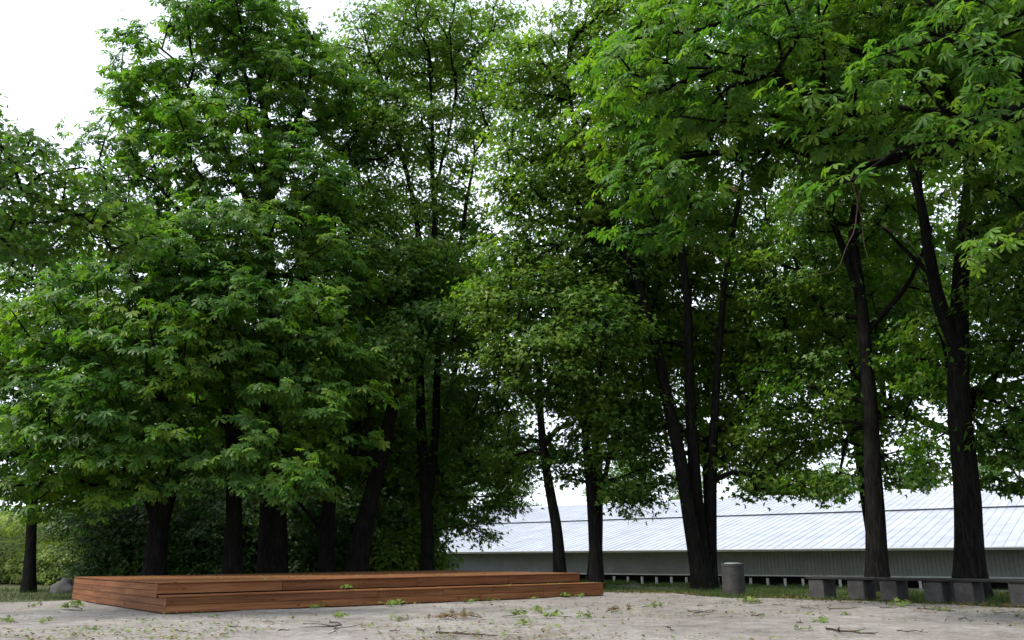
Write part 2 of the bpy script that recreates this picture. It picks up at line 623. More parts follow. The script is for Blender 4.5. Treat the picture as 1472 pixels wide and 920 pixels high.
# soffit, fascia, gutter
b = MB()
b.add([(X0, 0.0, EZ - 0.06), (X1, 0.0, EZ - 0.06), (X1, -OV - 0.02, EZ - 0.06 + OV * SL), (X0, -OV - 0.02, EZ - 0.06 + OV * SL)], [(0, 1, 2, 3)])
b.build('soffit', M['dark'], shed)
b = MB()
b.box(X0, X1, 0.004, 0.034, EZ - 0.17, EZ - 0.012, 0.006)
b.build('fascia', M['white'], shed)
b = MB()
b.tube([(X0, 0.10, EZ - 0.05), (X1, 0.10, EZ - 0.05)], [0.06, 0.06], 8)
b.build('gutter', M['grey'], shed)
# rafter ends under the eave
rm = MB()
rm.add([(-0.04, 0, EZ - 0.2), (0.04, 0, EZ - 0.2), (0.04, -OV, EZ - 0.2 + OV * SL), (-0.04, -OV, EZ - 0.2 + OV * SL),
        (-0.04, 0, EZ - 0.065), (0.04, 0, EZ - 0.065), (0.04, -OV, EZ - 0.065 + OV * SL), (-0.04, -OV, EZ - 0.065 + OV * SL)],
       [(3, 2, 1, 0), (4, 5, 6, 7), (0, 1, 5, 4), (2, 3, 7, 6), (1, 2, 6, 5), (3, 0, 4, 7)])
rme = mesh_np('rafter', np.concatenate(rm.v), rm.f, M['dark'])
for k in range(int((X1 - X0) / 2.4)):
    ob('rafter', rme, shed, (X0 + 0.6 + 2.4 * k, 0, 0))
# roof sheets with standing seams, in two tiers with a dark step between them
S1, S2 = 15.0, 27.0                                     # length of the lower and the upper tier down the slope


def sheet(y0, y1, z0, w):
    s = MB()
    za, zb = z0, z0 + (y0 - y1) * SL
    pr = [(0.0, 0.0), (0.008, 0.026), (0.026, 0.026), (0.034, 0.0), (w * 0.5, 0.010), (w - 0.003, 0.0)]
    v = [(x, y0, za + h) for x, h in pr] + [(x, y1, zb + h) for x, h in pr]
    k = len(pr)
    s.add(v, [(i, i + 1, k + i + 1, k + i) for i in range(k - 1)])
    return mesh_np('roof_panel', np.concatenate(s.v), s.f, M['roof'])


PW = 0.60
lo = sheet(0.07, -S1, EZ, PW)
Z1 = EZ + S1 * SL + 0.09
hi = sheet(-S1 + 0.25, -S2, Z1, PW)
nP = int((X1 - X0) / PW)
for k in range(nP):
    ob('roof_panel', lo, shed, (X0 + k * PW, 0, 0))
for k in range(nP):
    ob('roof_panel', hi, shed, (X0 + k * PW, 0, 0))
b = MB()
b.box(X0, X1, -S1 - 0.25, -S1 + 0.05, EZ + S1 * SL - 0.2, Z1 - 0.02)
b.build('roof_step', M['grey'], shed)
b = MB()
zr = Z1 + (S2 - S1) * SL
b.box(X0, X1, -S2 - 0.2, -S2 + 0.1, zr - 0.3, zr + 0.08, 0.03)
b.build('ridge_cap', M['white'], shed)
b = MB()                                                 # far slope, so the roof is a closed body
b.add([(X0, -S2, zr - 0.06), (X1, -S2, zr - 0.06), (X1, -S2 - 20, zr - 4), (X0, -S2 - 20, zr - 4)], [(3, 2, 1, 0)])
b.build('far_roof_slope', M['roof'], shed)
for xe in (X0 + 0.05, X1 - 0.05):
    b = MB()
    b.add([(xe, -OV, WB), (xe, -S2 - 20, WB), (xe, -S2 - 20, zr - 4.2), (xe, -S2, zr - 0.3), (xe, -S1, EZ + S1 * SL - 0.15), (xe, -OV, EZ + OV * SL - 0.15)], [(0, 1, 2, 3, 4, 5)])
    b.build('gable_wall', M['wall'], shed)
# small vent housing with a railing on the roof
vh = MB()
vh.box(-3.2, 3.2, -1.0, 1.0, 0, 1.05, 0.04)
hx, hy = -8.6, -S1 - 6
hz = Z1 + 6 * SL
v1 = vh.build('vent_housing', M['white'], shed, loc=(hx, hy, hz - 0.2))
rb = MB()
for k in range(9):
    x = -3.1 + k * 0.775
    rb.tube([(x, 0.95, 0), (x, 0.95, 1.0)], [0.025, 0.025], 6)
for z in (0.5, 1.0):
    rb.tube([(-3.12, 0.95, z), (3.12, 0.95, z)], [0.022, 0.022], 6)
rb.build('railing', M['grey'], v1, loc=(0, 0, 1.05))

# ------------------------------------------------------------------ wooden stage
A = gp(235, 884)[:2]
B = gp(868, 857)[:2]
u = (B - A) / np.linalg.norm(B - A)
LEN = float(np.linalg.norm(B - A))
DEP = 8.0
SK = -0.075                                              # the left end runs back a little outwards
STEP = 0.62
st_rz = math.atan2(u[1], u[0])
stage = empty('wooden_stage', (A[0], A[1], 0.0), 'low reddish brown wooden stage with one long step along its front', 'stage', None, st_rz)
HT, HS, TB = 0.625, 0.365, 0.030                       # deck and step heights, plank thickness
rs = random.Random(4)


def plank(name, l, w, t, bev=0.006):
    s = MB()
    s.box(0, l, 0, w, 0, t, bev)
    return mesh_np(name, np.concatenate(s.v), s.f, M['wood'])


def run_planks(x0, x1, y, z, w, t, face, cuts):
    """boards laid end to end; face 'top' = flat, 'front' = on edge facing -y"""
    xs = [x0] + [c for c in cuts if x0 + 0.3 < c < x1 - 0.3] + [x1]
    for a, c in zip(xs[:-1], xs[1:]):
        l = c - a - 0.007
        if face == 'top':
            ob('plank', plank('plank', l, w, t), stage, (a, y, z + rs.uniform(-0.0015, 0.0015)))
        else:
            ob('plank', plank('plank', l, t, w), stage, (a, y + rs.uniform(-0.003, 0.002), z))


# step riser: two boards; deck riser: two boards (the lower mostly hidden)
hb = (HS - TB - 0.035) / 2
for r in range(2):
    run_planks(0.03, LEN, -0.0, 0.03 + r * (hb + 0.005), hb, 0.028, 'front', [3.4 + r * 1.4, 7.7 - r * 1.1, 9.7])
hd = HT - TB - HS - 0.006
run_planks(0.012 + SK * STEP, LEN - 0.35, STEP, HS + 0.024, hd - 0.022, 0.028, 'front', [2.7, 6.2, 9.0])
# step treads
for r in range(4):
    run_planks(-0.012, LEN + 0.012, -0.025 + r * 0.158, HS - TB, 0.152, TB, 'top', [2.2 + 1.7 * (r % 3), 6.6 + 0.9 * (r % 2)])
# left side: four rows
rows4 = 4
hh = (HT - TB - 0.03) / rows4
for r in range(rows4):
    y0 = 0.0 if (r + 1) * hh + 0.03 < HS - 0.02 else STEP
    if r == 2:
        y0 = STEP
    cuts = [[2.9, 5.4], [4.3], [3.0, 5.9], [4.8]][r]
    ys = [y0] + cuts + [DEP]
    for a, c in zip(ys[:-1], ys[1:]):
        s = MB()
        l = c - a - 0.004
        me = plank('plank', l, 0.028, hh - 0.007)
        o = ob('plank', me, stage, (0.028 + SK * a + rs.uniform(-0.003, 0.002), a, 0.03 + r * hh))
        o.rotation_euler = (0, 0, R(90) - math.atan(SK))
# closing piece of the step's end
o = ob('plank', plank('plank', STEP + 0.0, 0.028, HS - TB - 0.03 - 2 * hh - 0.004), stage, (0.028, 0, 0.03 + 2 * hh))
o.rotation_euler = (0, 0, R(90))
# right side
for r in range(rows4):
    y0 = 0.03 if (r + 1) * hh + 0.03 < HS + 0.05 and r < 2 else STEP + 0.03
    xe = LEN - 0.001 if r < 2 else LEN - 0.351
    o = ob('plank', plank('plank', DEP - y0, 0.028, hh - 0.004), stage, (xe, y0, 0.03 + r * hh))
    o.rotation_euler = (0, 0, R(90))
# back
for r in range(rows4):
    run_planks(0.03 + SK * DEP, LEN - 0.35, DEP, 0.03 + r * hh, hh - 0.004, 0.028, 'front', [3.0 + r, 7.0 + r * 0.7])
# deck planks
nd = int((DEP - STEP + 0.06) / 0.150)
for r in range(nd):
    run_planks(-0.014 + SK * (STEP + (r + 0.5) * 0.150), LEN - 0.338, STEP - 0.035 + r * 0.150, HT - TB, 0.145, TB, 'top', [1.9 + 1.3 * (r % 4), 6.0 + 0.9 * (r % 3), 9.4 - 0.7 * (r % 2)])
# corner batten and dark frame under the boards
s = MB()
s.box(-0.004, 0.028, -0.004, 0.028, 0.02, HS - TB - 0.004, 0.004)
s.build('corner_batten', M['wood'], stage)
s = MB()
s.box(0.07, LEN - 0.05, 0.05, DEP - 0.08, 0.0, HS - TB - 0.02)
s.build('frame', M['dark'], stage)


def stage_pt(x, y, z=HT):
    return np.array([A[0] + u[0] * x - u[1] * y, A[1] + u[1] * x + u[0] * y, z])


# ------------------------------------------------------------------ concrete bin
bp = gp(1056, 858)
bin_ = empty('litter_bin', (bp[0], bp[1], 0), 'round grey concrete litter bin standing beside the triple-stemmed trunk', 'bin')
prof = [(0.0, 0.0), (0.29, 0.0), (0.305, 0.015), (0.302, 0.78), (0.312, 0.80), (0.312, 0.86), (0.30, 0.875), (0.235, 0.875), (0.225, 0.86), (0.225, 0.5), (0.0, 0.5)]
n = 32
v = [(r * math.cos(2 * math.pi * k / n), r * math.sin(2 * math.pi * k / n), z) for r, z in prof for k in range(n)]
f = [(a * n + k, a * n + (k + 1) % n, (a + 1) * n + (k + 1) % n, (a + 1) * n + k) for a in range(len(prof) - 1) for k in range(n)]
s = MB()
s.add(v, f)
s.build('drum', M['concrete'], bin_)
prof = [(0.0, 0.895), (0.12, 0.894), (0.20, 0.89), (0.222, 0.875), (0.21, 0.872), (0.0, 0.88)]
v = [(r * math.cos(2 * math.pi * k / n), r * math.sin(2 * math.pi * k / n), z) for r, z in prof for k in range(n)]
f = [(a * n + k, a * n + (k + 1) % n, (a + 1) * n + (k + 1) % n, (a + 1) * n + k) for a in range(len(prof) - 1) for k in range(n)]
s = MB()
s.add(v, f)
s.build('lid', M['grey'], bin_, True)

# ------------------------------------------------------------------ benches on concrete blocks
q0, q1 = gp(1163, 860.5)[:2], gp(1455, 871.5)[:2]
bu = (q1 - q0) / np.linalg.norm(q1 - q0)
brz = math.atan2(bu[1], bu[0])


def on_line(px):                                         # where the pixel column crosses the bench line
    d = ray(px, 850)
    a = np.array([[d[0], -bu[0]], [d[1], -bu[1]]])
    return float(np.linalg.solve(a, q0)[1])


bench_spec = [((1160, 1262), (1163, 1219), 'low dark bench on two concrete blocks beside the round bin'),
              ((1263, 1368), (1265, 1328), 'low dark bench on two concrete blocks between the two straight trunks'),
              ((1369, 1500), (1371, 1450), 'low dark bench on two concrete blocks in front of the thick forked trunk')]
for (e0, e1), blocks, lab in bench_spec:
    t0, t1 = on_line(e0) , on_line(e1)
    o = empty('bench', (*(q0 + bu * t0), 0), lab, 'bench', 'benches in a row along the yard', brz)
    hb_ = 0.50
    for bxp in blocks:
        tb = on_line(bxp) - t0
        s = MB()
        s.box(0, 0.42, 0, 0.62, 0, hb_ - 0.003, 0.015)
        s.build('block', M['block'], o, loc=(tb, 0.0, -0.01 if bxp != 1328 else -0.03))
    for r in range(3):
        s = MB()
        s.box(-0.01, t1 - t0 - 0.02, 0, 0.19, 0, 0.055, 0.008)
        s.build('seat_board', M['seat'], o, loc=(0, -0.03 + r * 0.205, hb_ - 0.012 + 0.002 * r))

# ------------------------------------------------------------------ leaf shapes
def tmpl_chestnut(detail, seed):
    """palmate leaf: leaflets fan out from one point, petiole along -x; unit: longest leaflet = 1"""
    r = random.Random(seed)
    nl = r.choice((5, 6, 7, 7))
    V, T = [(0.0, 0.0, 0.0)], []
    for i in range(nl):
        ph = R(-118 + 236 * i / (nl - 1)) + r.uniform(-0.08, 0.08)
        l = (0.58 + 0.42 * math.cos(ph * 0.62) ** 1.2) * r.uniform(0.92, 1.05)
        w = 0.19 * l
        dr = r.uniform(0.22, 0.50)
        d = np.array([math.cos(ph), math.sin(ph), 0])
        nrm = np.array([-math.sin(ph), math.cos(ph), 0])

        def pt(t, s, lift=0.0):
            q = d * (t * l) + nrm * (s * w)
            return (q[0], q[1], -dr * l * t ** 1.5 + lift * l)
        n0 = len(V)
        if detail:
            V += [pt(0.60, 0.92, 0.03), pt(0.88, 0.68, 0.015), pt(1.04, 0), pt(0.88, -0.68, 0.015), pt(0.60, -0.92, 0.03), pt(0.70, 0, -0.02)]
            c = n0 + 5
            T += [(0, n0 + 4, c), (n0 + 4, n0 + 3, c), (n0 + 3, n0 + 2, c), (n0 + 2, n0 + 1, c), (n0 + 1, n0, c), (n0, 0, c)]
        else:
            V += [pt(0.68, 1.05, 0.04), pt(1.0, 0), pt(0.68, -1.05, 0.04)]
            T += [(0, n0 + 2, n0 + 1), (0, n0 + 1, n0)]
    return np.array(V), np.array(T)


def tmpl_maple(detail, seed):
    r = random.Random(seed)
    j = lambda: r.uniform(-0.05, 0.05)
    dz = r.uniform(-0.35, -0.1)
    if detail:
        o = [(0, 0), (0.08, 0.5), (0.30, 0.26), (0.62, 0.56), (0.58, 0.22), (1.0, 0), (0.58, -0.22), (0.62, -0.56), (0.30, -0.26), (0.08, -0.5)]
        V = [(x + j(), y + j(), dz * (x * x + 0.4 * y * y)) for x, y in o] + [(0.3, 0, 0.03)]
        T = [(i, (i + 1) % 10, 10) for i in range(10)]
        T = [(b_, a_, c_) for a_, b_, c_ in T]
    else:
        o = [(0, 0), (0.40, 0.56), (0.48, 0.18), (1.0, 0.0), (0.48, -0.18), (0.40, -0.56)]
        V = [(x + j(), y + j(), dz * (x * x + 0.5 * y * y)) for x, y in o]
        T = [(0, 2, 1), (0, 3, 2), (0, 4, 3), (0, 5, 4)]
    return np.array(V), np.array(T)


TM = {('chestnut', 0): [tmpl_chestnut(0, k) for k in range(6)], ('chestnut', 1): [tmpl_chestnut(1, k) for k in range(6)],
      ('maple', 0): [tmpl_maple(0, k) for k in range(5)], ('maple', 1): [tmpl_maple(1, k) for k in range(5)]}
# simple pointed leaves
TM[('shrub', 0)] = [(np.array([(0, 0, 0), (0.5, 0.26, 0.03), (1, 0, -0.12 * k), (0.5, -0.26, 0.03)]), np.array([(0, 2, 1), (0, 3, 2)])) for k in range(4)]


def frames(dirs, normals):
    """rotation matrices with columns x = dir, z ~ normal"""
    x = dirs / (np.linalg.norm(dirs, axis=1)[:, None] + 1e-9)
    z = normals - (normals * x).sum(1)[:, None] * x
    z /= np.linalg.norm(z, axis=1)[:, None] + 1e-9
    y = np.cross(z, x)
    return np.stack([x, y, z], -1)


def leaves_np(tm, pos, rot, size, which):
    V, T, off = [], [], 0
    for k, (tv, tt_) in enumerate(tm):
        s = np.where(which == k)[0]
        if not len(s):
            continue
        v = np.einsum('nij,vj->nvi', rot[s], tv) * size[s][:, None, None] + pos[s][:, None]
        nv_ = len(tv)
        t = tt_[None] + (np.arange(len(s)) * nv_)[:, None, None] + off
        V.append(v.reshape(-1, 3))
        T.append(t.reshape(-1, 3))
        off += nv_ * len(s)
    if not V:
        return np.zeros((0, 3)), np.zeros((0, 3), int)
    return np.concatenate(V), np.concatenate(T)


def leaves_mesh(name, tm, pos, rot, size, which, mat):
    v, t = leaves_np(tm, pos, rot, size, which)
    return mesh_np(name, v, t, mat)


# ------------------------------------------------------------------ trees
TRIS = [0]


def sample_pads(rng, blobs, sep, n_try=2600, thin=0.30, nscale=0.35, shell=0.42, zmin=0.9):
    """pad centres inside the crown's lobes, kept apart, fewer deep inside"""
    vol = np.array([b_[1][0] * b_[1][1] * b_[1][2] * (b_[2] if len(b_) > 2 else 1) for b_ in blobs])
    pick = rng.choice(len(blobs), n_try, p=vol / vol.sum())
    d = rng.normal(size=(n_try, 3))
    d /= np.linalg.norm(d, axis=1)[:, None]
    rad = rng.random(n_try) ** shell
    c = np.array([b_[0] for b_ in blobs])[pick]
    r = np.array([b_[1] for b_ in blobs])[pick]
    p = c + d * rad[:, None] * r
    keep = vnoise(p, nscale, int(rng.integers(100))) > thin
    p = p[keep & (p[:, 2] > zmin)]
    out = np.zeros((0, 3))
    for q in p:
        if len(out):
            e = out - q
            e[:, 2] *= 1.5
            if (e * e).sum(1).min() < sep * sep:
                continue
        out = np.vstack([out, q])
    return out


def make_tree(name, label, cat, stems, blobs, kind='maple', seed=0, sep=1.0, pad_r=1.0, per_pad=45, size=0.2, mat=None, detail=0, group=None,
              thin=0.3, attach=0.3, leaf_parts=0, min_twig=True, shell=0.42, bark=None, n_try=2600, droop=0.25, ridge=0.10, up=0.9, zmin=0.9):
    rng = np.random.default_rng(seed + 100)
    base = np.array(stems[0][0][0])
    base = np.array([base[0], base[1], float(ground_z(base[0], base[1]))])
    root = empty(name, base, label, cat, group)
    bark = bark or M['bark']
    # ---- stems
    N, PATH, RAD, FIRST, CAN = [], [], [], [], []
    tv, tf, off = [], [], 0
    for si, (pts, r0, r1) in enumerate(stems):
        p, s = resample(np.array(pts), 0.35)
        jit = (np.stack([vnoise(p, 0.5, seed + 3 + si), vnoise(p, 0.5, seed + 9 + si), 0 * s], 1) - np.array([0.5, 0.5, 0])) * 0.28 * s[:, None]
        p = p + jit
        rad = r0 + (r1 - r0) * s ** 0.85
        if p[0, 2] < 0.6:                                # root flare
            hgt = np.maximum(p[:, 2] - base[2], 0)
            rad = rad * (1 + 0.55 * np.exp(-hgt / 0.40))
            p[0, 2] = base[2] - 0.15
        sides = 16 if r0 > 0.2 else 10
        v, f_ = tube_np(p, rad, sides)
        cen = np.repeat(p, sides, 0)
        an = np.tile(np.arange(sides), len(p))
        k = vnoise(np.stack([an * 0.9, cen[:, 2] * 0.35, 0 * an + si], 1), 1.0, seed) - 0.5
        k2 = vnoise(np.stack([an * 2.7, cen[:, 2] * 1.1, 0 * an + si], 1), 1.0, seed + 5) - 0.5
        v = cen + (v - cen) * (1 + ridge * 2.2 * k + ridge * 1.2 * k2)[:, None]
        tv.append(v)
        tf.append(f_ + off)
        off += len(v)
        dist0 = 0.0
        if si and len(N):
            d = np.linalg.norm(np.array(N) - p[0], axis=1)
            dist0 = PATH[int(d.argmin())] if d.min() < 2 else 0
        cum = np.r_[0, np.cumsum(np.linalg.norm(np.diff(p, axis=0), axis=1))] + dist0
        for q, c_, rr, ss in zip(p, cum, rad, s):
            N.append(q)
            PATH.append(c_)
            RAD.append(rr)
            FIRST.append(-1)
            CAN.append(ss > attach if len(stems) == 1 or si or True else True)
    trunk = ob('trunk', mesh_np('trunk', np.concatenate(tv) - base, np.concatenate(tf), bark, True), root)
    TRIS[0] += 2 * sum(len(a) for a in tf)
    # ---- pads and the branches that carry them
    pads = sample_pads(rng, blobs, sep, n_try, thin, shell=shell, zmin=zmin)
    npad = len(pads)
    N = [np.array(q) for q in N]
    nodes = np.array(N)
    path = np.array(PATH)
    can = np.array(CAN, bool)
    nrad = np.array(RAD)
    par = np.full(len(nodes), -1)
    first = np.array(FIRST)
    todo = np.ones(npad, bool)

    def cost(pd, nd, pth):
        e = pd[:, None] - nd[None]
        d = np.linalg.norm(e, axis=2)
        down = np.maximum(-e[..., 2] - 0.15 * d, 0)
        return d + 0.30 * pth[None] + 0.9 * down
    ci = np.where(can)[0]
    C = cost(pads, nodes[ci], path[ci])
    bestc = C.min(1)
    besti = ci[C.argmin(1)]
    chains = []
    nfirst = 0
    for _ in range(npad):
        k = int(np.where(todo, bestc, 1e9).argmin())
        todo[k] = False
        a = int(besti[k])
        p0, p1 = nodes[a], pads[k]
        d = np.linalg.norm(p1 - p0)
        ns = max(1, int(d / 0.6))
        t = np.linspace(0, 1, ns + 1)[1:]
        side = rng.normal(size=3) * 0.10 * d
        arc = (t * (1 - t))[:, None]
        q = p0 + (p1 - p0) * t[:, None] + arc * side + arc * np.array([0, 0, 0.55 * d]) * (1 if first[a] < 0 else 0.35)
        i0 = len(nodes)
        fi = first[a]
        if fi < 0:
            fi = nfirst
            nfirst += 1
        nodes = np.vstack([nodes, q])
        path = np.r_[path, path[a] + d * t]
        par = np.r_[par, [a] + list(range(i0, i0 + ns - 1))]
        first = np.r_[first, np.full(ns, fi)]
        nrad = np.r_[nrad, np.zeros(ns)]
        chains.append((a, i0, ns, fi))
        if todo.any():
            tdi = np.where(todo)[0]
            C = cost(pads[tdi], q, path[i0:])
            cm = C.min(1)
            am = C.argmin(1) + i0
            b_ = cm < bestc[tdi]
            bestc[tdi[b_]] = cm[b_]
            besti[tdi[b_]] = am[b_]
    # pipe model
    acc = np.zeros(len(nodes))
    E = 2.3
    for (a, i0, ns, fi) in chains:
        acc[i0 + ns - 1] += 0.022 ** E
    for i in range(len(nodes) - 1, -1, -1):
        if par[i] >= 0 and nrad[i] == 0:
            acc[par[i]] += acc[i]
    rad = np.where(nrad > 0, nrad, acc ** (1 / E))
    # twigs and leaves of every pad
    BV, BF, BO = {}, {}, {}

    def addtube(fi, pts, rr, sides):
        v, f_ = tube_np(pts, rr, sides)
        BV.setdefault(fi, []).append(v - base)
        BF.setdefault(fi, []).append(f_ + BO.get(fi, 0))
        BO[fi] = BO.get(fi, 0) + len(v)
    axis_xy = base[:2]
    LP, LD, LN, LS = [], [], [], []
    for (a, i0, ns, fi), pi in zip(chains, range(npad)):
        ids = [a] + list(range(i0, i0 + ns))
        rr = rad[ids].copy()
        rr[0] = min(rad[a] * 0.8, rr[1] * 1.35)
        tip = nodes[ids[-1]]
        addtube(fi, nodes[ids], rr, 6 if rr.max() > 0.05 else (5 if rr.max() > 0.03 else 4))
        out = nodes[ids[-1]] - nodes[ids[0]]
        out = np.array([out[0], out[1], 0.3 * out[2]])
        out /= np.linalg.norm(out) + 1e-6
        pr = pad_r * rng.uniform(0.75, 1.2)
        nt_ = max(5, int(per_pad / (9 if kind == 'chestnut' else 17)))
        az = rng.uniform(0, 2 * math.pi, nt_)
        rr_ = pr * np.sqrt(rng.uniform(0.12, 1, nt_))
        tw = tip + np.stack([np.cos(az) * rr_, np.sin(az) * rr_, rng.normal(0, 0.22, nt_) * pr], 1) + out * 0.25 * pr
        tw[:, 2] -= droop * pr * (rr_ / pr) ** 2 - 0.10 * pr
        for w in tw:
            if detail:
                mid = (tip + w) / 2 + np.array([0, 0, 0.10 * pr])
                addtube(fi, np.array([tip, mid, w]), np.array([0.013, 0.009, 0.005]), 3)
            else:
                addtube(fi, np.array([tip, w]), np.array([0.013, 0.005]), 3)
        nl = int(per_pad * rng.uniform(0.8, 1.2))
        ti = rng.integers(0, nt_, nl)
        tfrac = rng.uniform(0.35, 1.05, nl)[:, None]
        c = tip + (tw[ti] - tip) * tfrac
        off_ = rng.normal(size=(nl, 3)) * np.array([1, 1, 0.45]) * size * (0.75 if kind == 'chestnut' else 1.25)
        c = c + off_
        rel = c - tip
        dd = rel / (np.linalg.norm(rel, axis=1)[:, None] + 1e-6) + rng.normal(size=(nl, 3)) * 0.55
        dd[:, 2] = dd[:, 2] * 0.4 - rng.uniform(0.2, 0.9, nl)
        oc = np.array([tip[0] - axis_xy[0], tip[1] - axis_xy[1], 0.0])
        oc /= np.linalg.norm(oc) + 0.3
        nn = np.array([0, 0, up]) + (out * 0.5 + oc * 0.5) * (0.55 if kind == 'chestnut' else 0.85) + rng.normal(size=(nl, 3)) * (0.30 if kind == 'chestnut' else 0.40)
        LP.append(c)
        LD.append(dd)
        LN.append(nn)
        LS.append(size * rng.uniform(0.65, 1.2, nl))
    # each limb that leaves the trunk is one part, the thin ones too
    for fi in BV:
        f_ = np.concatenate(BF[fi])
        TRIS[0] += 2 * len(f_)
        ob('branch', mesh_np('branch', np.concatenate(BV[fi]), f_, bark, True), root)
    pos = np.concatenate(LP)
    rot = frames(np.concatenate(LD), np.concatenate(LN))
    sz = np.concatenate(LS)
    tm = TM[(kind, detail)]
    which = rng.integers(0, len(tm), len(pos))
    mat = mat or M[kind]
    part = np.zeros(len(pos), bool)
    if leaf_parts:
        # the leaves that show largest: in view and near the camera
        rel = pos - np.array([0, 0, EYE])
        fwd = rel @ np.array(_f)
        uu = (rel @ np.array(_r)) / fwd * F
        vv_ = (rel @ np.array(_d)) / fwd * F
        vis = (np.abs(uu) < 730) & (np.abs(vv_) < 455)
        d = np.where(vis, np.linalg.norm(rel, axis=1), 1e6) / sz
        part[np.argsort(d)[:leaf_parts]] = True
        lm = [mesh_np('leaf', a_, b_, mat) for a_, b_ in TM[(kind, 1)]]
        for i in np.where(part)[0]:
            mm = Matrix.Identity(4)
            rr = rot[i] * sz[i]
            for a_ in range(3):
                for b_ in range(3):
                    mm[a_][b_] = rr[a_][b_]
                mm[a_][3] = pos[i][a_] - base[a_]
            ob('leaf', lm[which[i] % len(lm)], root, mat4=mm)
    q = ~part
    if detail:                                           # leaves that never come into view are built simpler
        rel = pos - np.array([0, 0, EYE])
        fwd = np.maximum(rel @ np.array(_f), 0.1)
        vis = (np.abs(rel @ np.array(_r)) / fwd * F < 900) & (np.abs(rel @ np.array(_d)) / fwd * F < 600)
        v1, t1 = leaves_np(tm, pos[q & vis] - base, rot[q & vis], sz[q & vis], which[q & vis])
        v2, t2 = leaves_np(TM[(kind, 0)], pos[q & ~vis] - base, rot[q & ~vis], sz[q & ~vis], which[q & ~vis])
        me = mesh_np('crown', np.concatenate([v1, v2]), np.concatenate([t1, t2 + len(v1)]), mat)
    else:
        me = leaves_mesh('crown', tm, pos[q] - base, rot[q], sz[q], which[q], mat)
    TRIS[0] += len(me.polygons)
    cr = ob('crown', me, root)
    tag(cr, kind='stuff')
    return root, npad, len(pos)


def S(pts, Y, r0, r1):
    """stem through pixels at forward distance Y (a number or one per point); the first point stands on the ground"""
    out = []
    for i, (x, y) in enumerate(pts):
        yy = Y if np.isscalar(Y) else Y[i]
        p = at(x, y, yy)
        if i == 0 and y > 780:
            p[2] = float(ground_z(p[0], p[1]))
        out.append(p)
    return (out, r0, r1)


def BL(x, y, rx, ry, Y, dep=None, w=1.0):
    k = Y / (F * 1.0)
    return (at(x, y, Y), (rx * k, dep if dep else rx * k * 0.9, ry * k), w)


LOG = []


def report(t):
    LOG.append((t[0]['label'][:40], t[1], t[2], TRIS[0]))


# big chestnut with the straight trunk (behind the middle of the stage's left half)
report(make_tree('chestnut_tree', 'tallest horse chestnut with a thick straight trunk behind the stage', 'tree',
    [S([(392, 836), (392, 700), (388, 520), (384, 350), (388, 230), (372, 120), (350, 40)], 29.5, 0.52, 0.07), S([(386, 300), (410, 215), (440, 140), (450, 70)], 29.5, 0.16, 0.04),
     S([(384, 380), (340, 250), (290, 160), (250, 90)], 29.5, 0.17, 0.04)],
    [BL(345, 45, 125, 75, 29.5), BL(235, 120, 85, 80, 29), BL(420, 130, 95, 85, 29.5), BL(215, 240, 90, 100, 28.5), BL(420, 270, 95, 90, 28.5), BL(310, 210, 110, 90, 28, None, .7),
     BL(330, 360, 130, 80, 27.5), BL(460, 380, 70, 70, 28)], 'chestnut', 1, sep=1.0, pad_r=0.95, per_pad=42, size=0.265, thin=0.26, n_try=3200, leaf_parts=60))
# leaning chestnut at the left end of the stage
report(make_tree('chestnut_tree', 'horse chestnut with a forked leaning trunk and a boulder at its foot', 'tree',
    [S([(222, 838), (228, 760), (246, 690), (250, 600), (235, 480), (225, 360), (215, 300)], 27.5, 0.36, 0.07), S([(226, 765), (208, 710), (180, 650), (140, 590), (110, 540)], 27.5, 0.13, 0.04)],
    [BL(215, 390, 120, 80, 26), BL(120, 470, 105, 80, 26), BL(250, 500, 120, 85, 25.5), BL(150, 590, 130, 80, 25.5), BL(60, 640, 80, 60, 26), BL(215, 650, 100, 45, 25), BL(100, 690, 90, 26, 26), BL(50, 715, 45, 20, 25.5), BL(235, 700, 35, 28, 25), BL(150, 720, 30, 16, 25.3)],
    'chestnut', 2, sep=1.0, pad_r=0.95, per_pad=42, size=0.27, thin=0.25, n_try=3000, attach=0.2, leaf_parts=100))
# third chestnut, low branch to the left
report(make_tree('chestnut_tree', 'horse chestnut with a bare low branch and sprays hanging over the stage', 'tree',
    [S([(336, 838), (335, 720), (332, 640), (326, 560), (335, 460), (360, 380)], 28.0, 0.31, 0.07), S([(333, 680), (300, 668), (265, 662), (235, 640)], 28.0, 0.11, 0.03)],
    [BL(380, 470, 110, 70, 26), BL(420, 590, 75, 50, 25.5), BL(425, 690, 55, 28, 24.5), BL(310, 560, 60, 60, 30), BL(470, 530, 55, 70, 26.5), BL(370, 655, 50, 40, 25), BL(480, 650, 40, 30, 26)],
    'chestnut', 3, sep=0.95, pad_r=0.9, per_pad=40, size=0.27, thin=0.22, n_try=2200, attach=0.3, leaf_parts=80))
# tree with a short trunk and low forks
report(make_tree('maple_tree', 'maple with a slim trunk and low side branches behind the stage middle', 'tree',
    [S([(470, 838), (470, 760), (476, 700), (484, 600), (480, 480), (500, 380), (520, 280)], 31.5, 0.30, 0.06), S([(468, 775), (440, 735), (410, 705), (380, 690)], 31.5, 0.09, 0.03)],
    [BL(500, 330, 80, 90, 32), BL(490, 480, 80, 80, 32), BL(450, 620, 90, 70, 33), BL(520, 180, 70, 80, 33)], 'maple', 4, sep=0.95, pad_r=0.85, per_pad=155, size=0.19, thin=0.3))
